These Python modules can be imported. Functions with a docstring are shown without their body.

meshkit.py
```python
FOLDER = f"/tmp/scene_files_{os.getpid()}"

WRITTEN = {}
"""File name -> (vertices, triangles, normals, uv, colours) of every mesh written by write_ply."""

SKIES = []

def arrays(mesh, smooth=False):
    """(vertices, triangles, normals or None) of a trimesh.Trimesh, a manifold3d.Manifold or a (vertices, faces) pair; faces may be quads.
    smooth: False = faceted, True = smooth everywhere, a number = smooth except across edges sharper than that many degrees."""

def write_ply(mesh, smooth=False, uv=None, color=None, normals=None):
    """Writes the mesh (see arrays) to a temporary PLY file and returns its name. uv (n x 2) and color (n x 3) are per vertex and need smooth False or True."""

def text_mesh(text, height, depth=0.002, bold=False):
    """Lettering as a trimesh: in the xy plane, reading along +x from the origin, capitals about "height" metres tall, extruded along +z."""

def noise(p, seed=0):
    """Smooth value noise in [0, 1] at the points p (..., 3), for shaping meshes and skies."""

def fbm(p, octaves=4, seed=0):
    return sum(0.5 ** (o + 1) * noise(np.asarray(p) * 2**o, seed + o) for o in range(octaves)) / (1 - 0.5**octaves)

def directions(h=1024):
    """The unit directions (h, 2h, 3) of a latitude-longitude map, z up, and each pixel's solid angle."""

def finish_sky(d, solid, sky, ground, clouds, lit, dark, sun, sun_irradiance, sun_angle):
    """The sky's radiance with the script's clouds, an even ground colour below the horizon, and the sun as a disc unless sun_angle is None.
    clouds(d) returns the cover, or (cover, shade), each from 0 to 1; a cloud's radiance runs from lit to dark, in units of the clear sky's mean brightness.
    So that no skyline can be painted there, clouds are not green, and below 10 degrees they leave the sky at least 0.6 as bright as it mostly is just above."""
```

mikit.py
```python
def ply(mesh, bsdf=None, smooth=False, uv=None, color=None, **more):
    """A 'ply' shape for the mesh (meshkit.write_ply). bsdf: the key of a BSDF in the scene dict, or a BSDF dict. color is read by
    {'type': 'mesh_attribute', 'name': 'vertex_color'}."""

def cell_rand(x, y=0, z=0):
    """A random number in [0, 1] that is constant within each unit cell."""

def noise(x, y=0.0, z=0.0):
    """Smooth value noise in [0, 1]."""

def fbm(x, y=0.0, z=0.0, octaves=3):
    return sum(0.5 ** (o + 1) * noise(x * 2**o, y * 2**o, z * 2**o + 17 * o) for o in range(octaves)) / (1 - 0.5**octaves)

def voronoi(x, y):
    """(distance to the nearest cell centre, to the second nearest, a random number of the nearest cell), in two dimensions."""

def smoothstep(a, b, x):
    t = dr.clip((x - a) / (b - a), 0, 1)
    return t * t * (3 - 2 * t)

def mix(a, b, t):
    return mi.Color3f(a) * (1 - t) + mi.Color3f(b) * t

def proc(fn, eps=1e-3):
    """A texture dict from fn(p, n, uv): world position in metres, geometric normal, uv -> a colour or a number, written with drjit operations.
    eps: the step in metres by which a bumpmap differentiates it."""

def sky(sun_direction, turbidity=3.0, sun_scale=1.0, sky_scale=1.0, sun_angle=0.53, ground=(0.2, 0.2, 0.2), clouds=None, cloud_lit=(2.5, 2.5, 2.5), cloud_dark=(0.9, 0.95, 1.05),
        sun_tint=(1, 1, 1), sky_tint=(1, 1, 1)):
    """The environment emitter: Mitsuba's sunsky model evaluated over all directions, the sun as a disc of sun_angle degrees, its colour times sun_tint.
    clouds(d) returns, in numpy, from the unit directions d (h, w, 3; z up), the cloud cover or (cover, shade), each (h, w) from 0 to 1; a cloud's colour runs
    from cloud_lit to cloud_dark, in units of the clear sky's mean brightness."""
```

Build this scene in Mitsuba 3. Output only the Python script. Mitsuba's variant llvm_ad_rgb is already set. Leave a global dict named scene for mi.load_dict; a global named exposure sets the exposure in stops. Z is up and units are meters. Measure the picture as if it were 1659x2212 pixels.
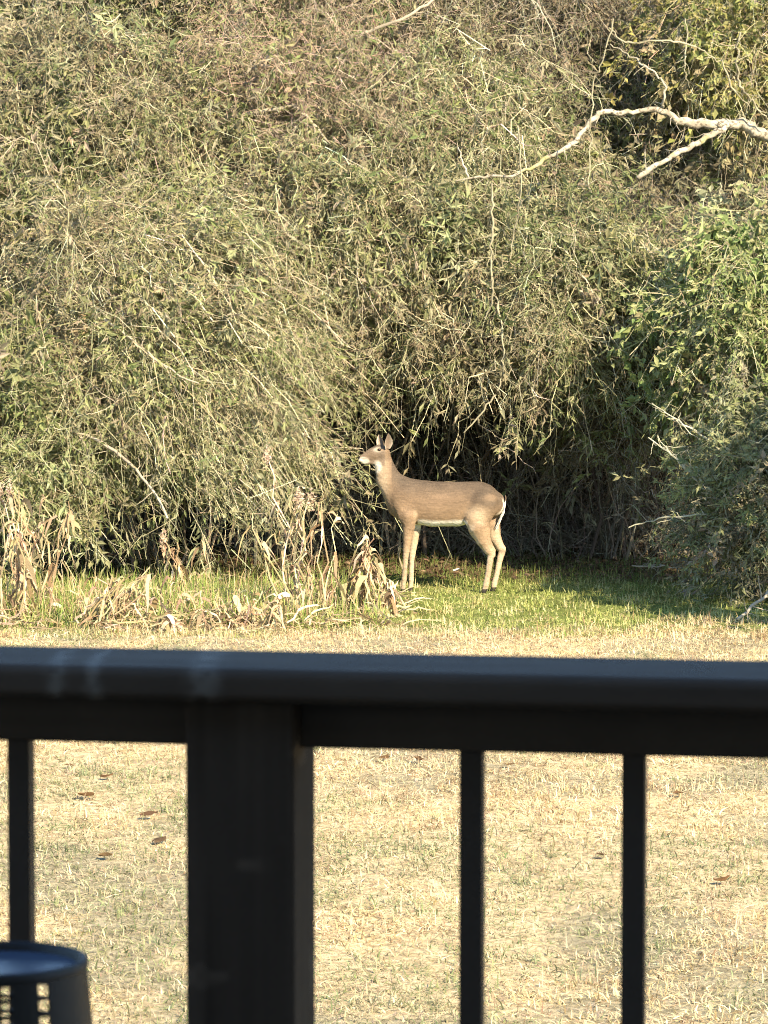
import math
import numpy as np, trimesh, drjit as dr, mitsuba as mi
import mikit, meshkit
from mikit import proc, fbm, noise, smoothstep, mix

# ---------------------------------------------------------------- camera, sky, exposure
# picture coordinates used below for laying things out: the photograph at 1659 x 2212
F_PX, CX, CY, HORIZON = 7892.0, 829.5, 1106.0, 515.0
CAM = np.array([0.0, 0.0, 3.0])
PITCH = math.atan((CY - HORIZON) / F_PX)
FWD = np.array([0, math.cos(PITCH), -math.sin(PITCH)])
UP = np.array([0, math.sin(PITCH), math.cos(PITCH)])
T = mi.ScalarTransform4f
scene, labels = {}, {}
scene['camera'] = {
    'type': 'thinlens', 'fov': 2 * math.degrees(math.atan(CX / F_PX)), 'fov_axis': 'x',
    'aperture_radius': 0.0021, 'focus_distance': 31.3, 'near_clip': 0.1, 'far_clip': 1000.0,
    'to_world': T().look_at(origin=CAM.tolist(), target=(CAM + FWD).tolist(), up=[0, 0, 1])}
SUN = np.array([0.44, -0.70, 0.54])
scene['sky'] = mikit.sky(SUN.tolist(), turbidity=3.0, sun_tint=(0.98, 1.0, 1.0))
exposure = 3.3


def at(px, py, depth):
    """The point seen at a pixel, at a real distance along +y."""
    d = FWD + np.array([1.0, 0, 0]) * (px - CX) / F_PX - UP * (py - CY) / F_PX
    return CAM + d * (depth / d[1])


# ---------------------------------------------------------------- helpers
def tag(key, label=None, category=None, group=None, kind=None):
    e = labels.setdefault(key, {})
    for k, v in (('label', label), ('category', category), ('group', group), ('kind', kind)):
        if v:
            e[k] = v


USED = {}


def numbered(name):
    n = USED.get(name, 0)
    USED[name] = n + 1
    return name if n == 0 else f'{name}_{n:03d}'


def unit(v):
    return v / (np.linalg.norm(v, axis=-1, keepdims=True) + 1e-12)


class Buf:
    """Collects coloured triangles for ONE mesh."""

    def __init__(self):
        self.v, self.f, self.c, self.n = [], [], [], 0

    def add(self, v, f, c):
        v = np.asarray(v, float).reshape(-1, 3)
        self.v.append(v)
        self.f.append(np.asarray(f, np.int64).reshape(-1, 3) + self.n)
        self.c.append(np.clip(np.broadcast_to(c, (len(v), 3)), 0.0, 0.95))
        self.n += len(v)

    def tubes(self, P, R, C, sides=3):
        """P (n,K,3) polylines, R (n,K) radii, C (n,3) colours."""
        P = np.asarray(P, float)
        n, K, _ = P.shape
        if n == 0:
            return
        R = np.broadcast_to(R, (n, K))
        t = unit(np.gradient(P, axis=1))
        ref = np.where(np.abs(t[..., 2:3]) < 0.85, np.array([0, 0, 1.0]), np.array([1.0, 0, 0]))
        a = unit(np.cross(t, ref))
        b = np.cross(t, a)
        ang = np.arange(sides) * 2 * np.pi / sides
        V = P[:, :, None] + R[:, :, None, None] * (np.cos(ang)[:, None] * a[:, :, None] + np.sin(ang)[:, None] * b[:, :, None])
        k, s = np.meshgrid(np.arange(K - 1), np.arange(sides), indexing='ij')
        q0, q1 = k * sides + s, k * sides + (s + 1) % sides
        q2, q3 = q1 + sides, q0 + sides
        f = np.stack([np.stack([q0, q1, q2], -1), np.stack([q0, q2, q3], -1)], 2).reshape(-1, 3)
        cap = [[0, i + 1, i] for i in range(1, sides - 1)] + [[(K - 1) * sides, (K - 1) * sides + i, (K - 1) * sides + i + 1] for i in range(1, sides - 1)]
        f = np.vstack([f, cap])
        Fs = (f[None] + (np.arange(n) * K * sides)[:, None, None]).reshape(-1, 3)
        Cc = np.broadcast_to(np.asarray(C, float)[:, None, None] if np.ndim(C) == 2 else np.asarray(C, float), (n, K, sides, 3)) if np.ndim(C) < 3 else np.broadcast_to(C[:, :, None], (n, K, sides, 3))
        self.add(V.reshape(-1, 3), Fs, Cc.reshape(-1, 3))

    def leaves(self, B, D, N, L, W, C):
        """Folded pointed leaves: base B, direction D, rough normal N, length L, width W, colour C."""
        n = len(B)
        if n == 0:
            return
        D = unit(D)
        S = unit(np.cross(D, N))
        Nn = np.cross(S, D)
        L, W = np.broadcast_to(L, n)[:, None], np.broadcast_to(W, n)[:, None]
        mid = B + D * L * 0.45
        V = np.stack([B, mid + S * W * 0.5 + Nn * W * 0.18, B + D * L - Nn * L * 0.10, mid - S * W * 0.5 + Nn * W * 0.18], 1)
        f = np.array([[0, 1, 2], [0, 2, 3]])
        Fs = (f[None] + (np.arange(n) * 4)[:, None, None]).reshape(-1, 3)
        self.add(V.reshape(-1, 3), Fs, np.repeat(C, 4, axis=0))

    def ribbons(self, P, W, side, C):
        """P (n,K,3), W (n,K) widths, side (n,3): bent strips (grass blades, dry leaves); the last width may be 0."""
        n, K, _ = P.shape
        if n == 0:
            return
        W = np.broadcast_to(W, (n, K))
        V = np.stack([P - side[:, None] * W[..., None] * 0.5, P + side[:, None] * W[..., None] * 0.5], 2)
        k = np.arange(K - 1)
        f = np.vstack([np.stack([2 * k, 2 * k + 1, 2 * k + 3], -1), np.stack([2 * k, 2 * k + 3, 2 * k + 2], -1)])
        if np.all(W[:, -1] == 0):
            f = np.array([x for x in f.tolist() if not (x[1] == 2 * K - 1 and x[2] == 2 * K - 2)])
        Fs = (f[None] + (np.arange(n) * K * 2)[:, None, None]).reshape(-1, 3)
        Cc = np.broadcast_to(C[:, None, None], (n, K, 2, 3)) if np.ndim(C) == 2 else np.broadcast_to(C[:, :, None], (n, K, 2, 3))
        self.add(V.reshape(-1, 3), Fs, Cc.reshape(-1, 3))

    def arrays(self):
        return np.vstack(self.v), np.vstack(self.f), np.vstack(self.c)

    def build(self, key, bsdf, smooth=False):
        if not self.v:
            return None
        v, f, c = self.arrays()
        scene[key] = mikit.ply((v, f), bsdf, smooth=smooth, color=c)
        return key


def pick(rng, palette, n, jitter=0.18):
    """Colours drawn from a weighted palette [(weight, (r,g,b))]."""
    w = np.array([p[0] for p in palette], float)
    c = np.array([p[1] for p in palette], float)
    i = rng.choice(len(c), n, p=w / w.sum())
    return c[i] * (1 + jitter * rng.normal(size=(n, 1))) * (1 + 0.06 * rng.normal(size=(n, 3)))


def wander(P0, P1, K, rng, sag=0.0, wob=0.03):
    """n polylines from P0 to P1 with K points that sag and wander."""
    n = len(P0)
    t = np.linspace(0, 1, K)[None, :, None]
    P = P0[:, None] * (1 - t) + P1[:, None] * t
    L = np.linalg.norm(P1 - P0, axis=1)[:, None, None]
    P = P + np.array([0, 0, 1.0]) * (np.broadcast_to(sag, n)[:, None, None] * L * 4 * t * (1 - t))
    w = rng.normal(size=(n, K, 3)) * wob * L
    w[:, 0] = 0
    w[:, -1] *= 0.3
    return P + w


# ---------------------------------------------------------------- materials
VC = {'type': 'mesh_attribute', 'name': 'vertex_color'}
scene['leaf_material'] = {'type': 'principledthin', 'base_color': VC, 'roughness': 0.6, 'diff_trans': 0.8, 'eta': 1.35}
scene['twig_material'] = {'type': 'twosided', 'bsdf': {'type': 'diffuse', 'reflectance': VC}}
scene['grass_material'] = {'type': 'principledthin', 'base_color': VC, 'roughness': 0.6, 'diff_trans': 0.5, 'eta': 1.3}


def fur_color(p, n, uv):
    return mi.Color3f(1.0)


scene['fur_material'] = {'type': 'twosided', 'bsdf': {'type': 'principled', 'base_color': VC, 'roughness': 0.75, 'sheen': 0.5, 'specular': 0.2}}


def bark_bump(p, n, uv):
    return 0.004 * fbm(p[0] * 60, p[1] * 60, p[2] * 25)


scene['bark_material'] = {'type': 'twosided', 'bsdf': {'type': 'bumpmap', 'arbitrary': proc(bark_bump, eps=2e-3), 'scale': 1.0, 'bsdf': {'type': 'diffuse', 'reflectance': VC}}}


def branch_color(p, n, uv):
    # weathered bark: grey-beige with darker flakes, cracks and a little lichen
    a = fbm(p[0] * 14, p[1] * 14, p[2] * 14, octaves=4)
    f = fbm(p[0] * 40, p[1] * 40, p[2] * 40 + 7)
    c = mix((0.40, 0.37, 0.30), (0.26, 0.235, 0.185), smoothstep(0.40, 0.60, a))
    c = mix(c, (0.11, 0.095, 0.07), smoothstep(0.55, 0.68, f) * 0.85)
    return mix(c, (0.30, 0.30, 0.13), smoothstep(0.60, 0.70, fbm(p[0] * 6 + 3, p[1] * 6, p[2] * 6)) * 0.7)


scene['branch_material'] = {'type': 'twosided', 'bsdf': {'type': 'bumpmap', 'arbitrary': proc(bark_bump, eps=2e-3), 'scale': 1.5, 'bsdf': {'type': 'diffuse', 'reflectance': proc(branch_color)}}}


def ground_color(p, n, uv):
    a = fbm(p[0] * 0.9, p[1] * 0.6, 3.0)
    b = fbm(p[0] * 28, p[1] * 28, 9.0, octaves=4)
    dry = mix((0.32, 0.26, 0.16), (0.50, 0.415, 0.265), smoothstep(0.3, 0.7, b))
    gray = mix((0.20, 0.18, 0.12), (0.32, 0.29, 0.20), smoothstep(0.3, 0.7, b))
    c = mix(dry, gray, smoothstep(0.48, 0.62, a))
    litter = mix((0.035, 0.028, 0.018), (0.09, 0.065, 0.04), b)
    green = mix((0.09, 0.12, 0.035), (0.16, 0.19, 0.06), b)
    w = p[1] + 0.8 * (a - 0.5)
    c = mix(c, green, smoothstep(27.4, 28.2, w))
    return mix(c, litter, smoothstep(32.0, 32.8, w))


def ground_bump(p, n, uv):
    return fbm(p[0] * 35, p[1] * 35, 1.0)


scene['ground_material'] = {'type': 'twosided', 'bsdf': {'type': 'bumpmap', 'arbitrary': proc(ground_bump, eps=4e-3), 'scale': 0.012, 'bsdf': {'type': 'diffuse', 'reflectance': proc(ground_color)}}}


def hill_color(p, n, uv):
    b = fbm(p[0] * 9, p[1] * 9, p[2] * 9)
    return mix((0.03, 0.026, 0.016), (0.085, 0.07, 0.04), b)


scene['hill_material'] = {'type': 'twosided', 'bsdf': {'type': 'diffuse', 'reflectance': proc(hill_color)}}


def wood_color(p, n, uv):
    g = fbm(p[0] * 9 + p[1] * 9, p[1] * 40, p[2] * 9, octaves=4)
    s = noise(p[0] * 3, p[1] * 3, p[2] * 120)
    return mix((0.040, 0.032, 0.025), (0.110, 0.088, 0.067), g * 0.7 + s * 0.3)


def post_color(p, n, uv):
    g = noise(p[0] * 150, p[1] * 150, p[2] * 3)
    h = fbm(p[0] * 30, p[1] * 30, p[2] * 6)
    k = smoothstep(0.62, 0.75, fbm(p[0] * 22, p[1] * 22, p[2] * 22 + 5))
    return mix(mix((0.030, 0.024, 0.018), (0.090, 0.071, 0.054), g * 0.5 + h * 0.5), (0.15, 0.12, 0.09), k * 0.6)


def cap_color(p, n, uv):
    # window-glass smudges, painted into the cap rail as pale smears
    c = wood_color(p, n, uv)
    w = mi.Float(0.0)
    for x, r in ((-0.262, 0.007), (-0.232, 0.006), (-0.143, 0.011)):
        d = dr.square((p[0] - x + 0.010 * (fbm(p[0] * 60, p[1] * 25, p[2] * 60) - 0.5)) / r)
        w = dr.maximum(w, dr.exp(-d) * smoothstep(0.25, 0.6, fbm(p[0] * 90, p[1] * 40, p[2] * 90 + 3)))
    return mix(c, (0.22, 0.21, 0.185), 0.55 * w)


scene['rail_material'] = {'type': 'twosided', 'bsdf': {'type': 'principled', 'base_color': proc(wood_color), 'roughness': 0.6, 'specular': 0.15}}
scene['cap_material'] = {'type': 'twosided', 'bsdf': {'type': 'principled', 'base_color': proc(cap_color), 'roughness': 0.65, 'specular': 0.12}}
scene['post_material'] = {'type': 'twosided', 'bsdf': {'type': 'principled', 'base_color': proc(post_color), 'roughness': 0.75, 'specular': 0.1}}
scene['metal_material'] = {'type': 'twosided', 'bsdf': {'type': 'principled', 'base_color': {'type': 'rgb', 'value': [0.06, 0.049, 0.039]}, 'roughness': 0.55, 'specular': 0.25}}
scene['plastic_material'] = {'type': 'twosided', 'bsdf': {'type': 'roughplastic', 'diffuse_reflectance': {'type': 'rgb', 'value': [0.014, 0.016, 0.018]}, 'alpha': 0.3}}
scene['dish_material'] = {'type': 'twosided', 'bsdf': {'type': 'principled', 'base_color': {'type': 'rgb', 'value': [0.05, 0.075, 0.12]}, 'roughness': 0.28, 'specular': 0.6}}  # sky reflection put in as a blue base colour


def siding_color(p, n, uv):
    return mix((0.42, 0.40, 0.36), (0.50, 0.48, 0.43), fbm(p[0] * 2, p[1] * 2, p[2] * 30))


def roof_color(p, n, uv):
    return mix((0.06, 0.055, 0.05), (0.13, 0.12, 0.11), mikit.cell_rand(p[0] * 4, p[1] * 7, 0))


scene['siding_material'] = {'type': 'twosided', 'bsdf': {'type': 'diffuse', 'reflectance': proc(siding_color)}}
scene['roof_material'] = {'type': 'twosided', 'bsdf': {'type': 'diffuse', 'reflectance': proc(roof_color)}}


# ---------------------------------------------------------------- ground and hillside
def gz(x, y):
    """Height of the ground."""
    p = np.stack([np.asarray(x, float) * 0.6, np.asarray(y, float) * 0.6, np.zeros_like(np.asarray(x, float))], -1)
    near = np.exp(-((np.asarray(x) - 0.45) ** 2 / 2.0 + (np.asarray(y) - 30.95) ** 2 / 1.0))
    return (meshkit.fbm(p, 3, 11) - 0.5) * 0.09 * (1 - 0.9 * near)


def grid_mesh(xs, ys, zf):
    X, Y = np.meshgrid(xs, ys, indexing='ij')
    V = np.stack([X, Y, zf(X, Y)], -1).reshape(-1, 3)
    i, j = np.meshgrid(np.arange(len(xs) - 1), np.arange(len(ys) - 1), indexing='ij')
    a = i * len(ys) + j
    q = np.stack([a, a + len(ys), a + len(ys) + 1, a + 1], -1).reshape(-1, 4)
    return V, np.vstack([q[:, [0, 1, 2]], q[:, [0, 2, 3]]])


xs = np.concatenate([[-300, -120, -50, -25], np.arange(-14, 14.01, 0.25), [25, 50, 120, 300]])
ys = np.concatenate([[-300, -100, -40, -15], np.arange(0, 40.01, 0.25), [50, 90, 200, 400]])
scene['ground'] = mikit.ply(grid_mesh(xs, ys, lambda X, Y: np.where((np.abs(X) < 16) & (Y > -1) & (Y < 41), gz(X, Y), 0.0)), 'ground_material', smooth=True)
tag('ground', 'dry straw coloured lawn ground running back to the thicket', kind='structure')


def hill_z(X, Y):
    t = np.clip((Y - 36.6) / 6.0, 0, 1)
    return -0.3 + 7.5 * t ** 0.7 + 1.2 * (meshkit.fbm(np.stack([X * 0.4, Y * 0.4, 0 * X], -1), 3, 5) - 0.5) * (t > 0)


scene['hillside'] = mikit.ply(grid_mesh(np.linspace(-30, 30, 121), np.concatenate([np.linspace(36.6, 43, 40), [60, 90]]), hill_z), 'hill_material', smooth=True)
tag('hillside', 'dark leaf covered bank rising behind the thicket', kind='structure')

# ---------------------------------------------------------------- house and deck behind the camera, which shade the railing
DECK_Z = 1.70


def box(x0, x1, y0, y1, z0, z1):
    m = trimesh.creation.box((x1 - x0, y1 - y0, z1 - z0))
    m.apply_translation(((x0 + x1) / 2, (y0 + y1) / 2, (z0 + z1) / 2))
    return m


scene['house__wall'] = mikit.ply(box(-6, 9, -8.2, -0.2, -0.1, 4.7), 'siding_material')
rv = np.array([[-6.4, 1.15, 4.40], [9.4, 1.15, 4.40], [9.4, -4.2, 6.7], [-6.4, -4.2, 6.7], [-6.4, -8.8, 4.62], [9.4, -8.8, 4.62]])
rv = np.vstack([rv, rv + [0, 0, 0.12]])
rf = [[0, 1, 2], [0, 2, 3], [3, 2, 5], [3, 5, 4], [6, 8, 7], [6, 9, 8], [9, 11, 8], [9, 10, 11], [0, 7, 1], [0, 6, 7], [4, 5, 11], [4, 11, 10], [0, 3, 9], [0, 9, 6], [3, 4, 10], [3, 10, 9], [1, 8, 2], [1, 7, 8], [2, 11, 5], [2, 8, 11]]
scene['house__roof'] = mikit.ply((rv, np.array(rf)), 'roof_material')
tag('house', 'pale sided house with a dark shingle roof behind the deck', 'house')

YAW = math.radians(10.0)
RU = np.array([math.cos(YAW), -math.sin(YAW), 0])     # along the railing, to the right
RN = np.array([math.sin(YAW), math.cos(YAW), 0])      # away from the house
R0 = np.array([0, 2.92, 0])


def rail_t(px):
    """Distance along the railing's centre line where it is seen at picture column px."""
    k = (px - CX) / F_PX
    return (R0[1] * k - R0[0]) / (RU[0] - RU[1] * k)


RM = np.eye(4)
RM[:3, 0], RM[:3, 1], RM[:3, 3] = RU, RN, R0


def rbox(key, t0, t1, n0, n1, z0, z1, bsdf, bevel=0.003):
    """A box with rounded long edges in the railing's own frame: along, across, up."""
    import shapely
    if t1 - t0 > z1 - z0:
        s = shapely.box(n0 + bevel, z0 + bevel, n1 - bevel, z1 - bevel).buffer(bevel, quad_segs=4)
        m = trimesh.creation.extrude_polygon(s, t1 - t0, engine='earcut')
        v = np.array(m.vertices)
        v = np.stack([v[:, 2] + t0, v[:, 0], v[:, 1]], 1)
    else:
        s = shapely.box(t0 + bevel, n0 + bevel, t1 - bevel, n1 - bevel).buffer(bevel, quad_segs=4)
        m = trimesh.creation.extrude_polygon(s, z1 - z0, engine='earcut')
        v = np.array(m.vertices) + [0, 0, z0]
    v = v @ RM[:3, :3].T + RM[:3, 3]
    scene[key] = mikit.ply(trimesh.Trimesh(v, m.faces, process=False), bsdf, smooth=35)
    return key


CAP_TOP, CAP_BOT, SUB_BOT = 2.660, 2.632, 2.5918
tag('deck_railing', 'dark stained wooden deck railing with thin black balusters', 'railing')
POST_T = rail_t(525.5) + 0.0055
posts = [POST_T - 1.95, POST_T, POST_T + 1.95]
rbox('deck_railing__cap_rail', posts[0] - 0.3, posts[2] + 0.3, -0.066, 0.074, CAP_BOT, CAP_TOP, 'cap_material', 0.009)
for i, t in enumerate(posts):
    rbox(numbered('deck_railing__post'), t - 0.0445, t + 0.0445, -0.0445, 0.0445, DECK_Z - 0.2, CAP_BOT - 0.0005, 'post_material', 0.004)
for a, b in ((posts[0], posts[1]), (posts[1], posts[2])):
    rbox(numbered('deck_railing__top_rail'), a + 0.0455, b - 0.0455, -0.019, 0.019, SUB_BOT, CAP_BOT - 0.001, 'rail_material')
    rbox(numbered('deck_railing__bottom_rail'), a + 0.0455, b - 0.0455, -0.019, 0.019, DECK_Z + 0.07, DECK_Z + 0.108, 'rail_material')
tb = [rail_t(39), rail_t(1022), rail_t(1375)]
step = tb[2] - tb[1]
spots = sorted(tb + [tb[0] - k * step for k in range(1, 5)] + [tb[2] + k * step for k in range(1, 10)] + [tb[0] - k * step for k in range(5, 12)])
for t in spots:
    if min(abs(t - p) for p in posts) > 0.06 and posts[0] < t < posts[2]:
        rbox(numbered('deck_railing__baluster'), t - 0.0093, t + 0.0093, -0.0093, 0.0093, DECK_Z + 0.107, SUB_BOT + 0.004, 'metal_material', 0.0015)
for k in range(25):
    y0 = -0.19 + k * 0.143
    scene[numbered('deck_floor__board')] = mikit.ply(box(-3.0, 3.0, y0, y0 + 0.138, DECK_Z - 0.03, DECK_Z), 'rail_material')
for k in range(3):
    scene[numbered('deck_floor__support')] = mikit.ply(box(-2.4 + 2.3 * k, -2.26 + 2.3 * k, 2.6, 2.74, -0.1, DECK_Z - 0.031), 'post_material')
tag('deck_floor', 'dark wooden deck boards behind the railing', kind='structure')


# ---------------------------------------------------------------- black perforated stand on the deck
def stand():
    c = at(-5, 2071, 2.60)
    r_top, z_top, z_bot = 0.064, c[2], DECK_Z + 0.0005
    th, ncol, hole_h, pitch_z, first = 0.0025, 15, 0.0088, 0.0115, 0.0080
    rad = lambda z: r_top + (z_top - z) * 0.085
    phase = math.radians(-90 + 35.4)
    da = 2 * math.pi / ncol
    angs, kinds = [], []
    for k in range(ncol):
        a = phase + k * da
        half = 0.0049 / r_top
        edges = [a - half, a, a + half]
        rest = np.linspace(a + half, a + da - half, 4)[1:-1]
        angs += edges + list(rest)
        rel = abs((30.0 + 24.0 * k + 180) % 360 - 180)
        kinds += [1, 1, 0, 0, 0] if rel < 35 or rel > 145 else [0] * 5
    zs, zk = [z_top], []
    z = z_top - first
    rows = 24
    zs.append(z), zk.append(0)
    for k in range(rows):
        zs.append(z - hole_h), zk.append(1)
        z -= pitch_z
        zs.append(z), zk.append(0)
    zs.append(z_bot), zk.append(0)
    A, Z = np.array(angs), np.array(zs)
    na, nz = len(A), len(Z)
    v, f = [], []
    for off in (0, -th):
        for zz in Z:
            rr = rad(zz) + off
            v += [[c[0] + rr * math.cos(a), c[1] + rr * math.sin(a), zz] for a in A]
    o = na * nz
    idx = lambda s, i, j: s * o + i * na + j % na
    isopen = lambda i, j: 0 <= i < nz - 1 and zk[i] == 1 and kinds[j % na] == 1
    for i in range(nz - 1):
        for j in range(na):
            if isopen(i, j):
                continue
            a, b, d, e = idx(0, i, j), idx(0, i + 1, j), idx(0, i + 1, j + 1), idx(0, i, j + 1)
            f += [[a, b, d], [a, d, e]]
            a, b, d, e = idx(1, i, j), idx(1, i + 1, j), idx(1, i + 1, j + 1), idx(1, i, j + 1)
            f += [[a, d, b], [a, e, d]]
            for (ii, jj, p, q) in ((i - 1, j, (i, j), (i, j + 1)), (i + 1, j, (i + 1, j), (i + 1, j + 1)), (i, j - 1, (i, j), (i + 1, j)), (i, j + 1, (i, j + 1), (i + 1, j + 1))):
                if isopen(ii, jj):
                    g = [idx(0, *p), idx(0, *q), idx(1, *q), idx(1, *p)]
                    f += [[g[0], g[1], g[2]], [g[0], g[2], g[3]]]
    scene['perforated_stand__body'] = mikit.ply((np.array(v), np.array(f)), 'plastic_material', smooth=False)
    prof = np.array([[r_top - 0.007, -0.007], [r_top - 0.0055, -0.001], [r_top - 0.003, 0.0012], [r_top, 0.0005], [r_top + 0.0016, -0.003], [r_top + 0.0012, -0.006], [r_top - 0.003, -0.0075]])
    m = trimesh.creation.revolve(np.vstack([prof, prof[:1]]), sections=96)
    m.apply_translation([c[0], c[1], z_top])
    scene['perforated_stand__rim'] = mikit.ply(m, 'plastic_material', smooth=40)
    m = trimesh.creation.revolve(np.array([[0, -0.0075], [r_top * 0.6, -0.007], [r_top - 0.0065, -0.0055], [r_top - 0.0065, -0.0095], [0, -0.0105]]), sections=96)
    m.apply_translation([c[0], c[1], z_top])
    scene['perforated_stand__dish'] = mikit.ply(m, 'dish_material', smooth=40)
    tag('perforated_stand', 'black tapered plastic stand with square holes and a dished top with painted blue-grey sky reflection', 'stand')
    tag('perforated_stand__dish', 'shallow dished top with blue-grey sky reflection painted in')


stand()


# ---------------------------------------------------------------- deer
def surface_nets(D, origin, h):
    """Naive surface nets of the field D (inside < 0)."""
    n = np.array(D.shape)
    S = D < 0
    cells = n - 1
    corner = [(i, j, k) for i in (0, 1) for j in (0, 1) for k in (0, 1)]
    sl = lambda A, c: A[c[0]:c[0] + cells[0], c[1]:c[1] + cells[1], c[2]:c[2] + cells[2]]
    cnt = sum(sl(S, c).astype(np.int8) for c in corner)
    act = (cnt > 0) & (cnt < 8)
    ids = -np.ones(cells, np.int64)
    ids[act] = np.arange(act.sum())
    acc, num = np.zeros((act.sum(), 3)), np.zeros(act.sum())
    for a in corner:
        for ax in range(3):
            if a[ax] == 0:
                b = list(a)
                b[ax] = 1
                da, db = sl(D, a)[act], sl(D, tuple(b))[act]
                m = (da < 0) != (db < 0)
                t = np.where(m, da / np.where(m, da - db, 1), 0)
                p = np.tile(np.array(a, float), (len(da), 1))
                p[:, ax] += t
                acc += np.where(m[:, None], p, 0)
                num += m
    V = np.stack(np.nonzero(act), -1) + acc / num[:, None]
    F = []
    for ax in range(3):
        u, w = [(1, 2), (2, 0), (0, 1)][ax]
        sa = [slice(1, n[0] - 1), slice(1, n[1] - 1), slice(1, n[2] - 1)]
        sb = list(sa)
        sa[ax], sb[ax] = slice(0, n[ax] - 1), slice(1, n[ax])
        A, B = S[tuple(sa)], S[tuple(sb)]
        ch = np.stack(np.nonzero(A != B), -1)
        base = ch.copy()
        for q in range(3):
            if q != ax:
                base[:, q] += 1
        inside = A[tuple(ch.T)]
        def cell(du, dw):
            c = base.copy()
            c[:, u] -= du
            c[:, w] -= dw
            return ids[tuple(c.T)]
        q = np.stack([cell(1, 1), cell(0, 1), cell(0, 0), cell(1, 0)], -1)
        q[~inside] = q[~inside][:, ::-1]
        F.append(q)
    q = np.vstack(F)
    return V * h + origin, np.vstack([q[:, [0, 1, 2]], q[:, [0, 2, 3]]])


DS, DGX, DGZ = 0.001119, 800.0, 1428.0       # metres per unit of the deer's outline drawing
DEER = np.array([(940 - CX) / F_PX * 30.95, 30.95, 0.0])


def dpt(zx, zy, y):
    return np.array([(zx - DGX) * DS, y, (DGZ - zy) * DS - 0.096 * y])


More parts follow.
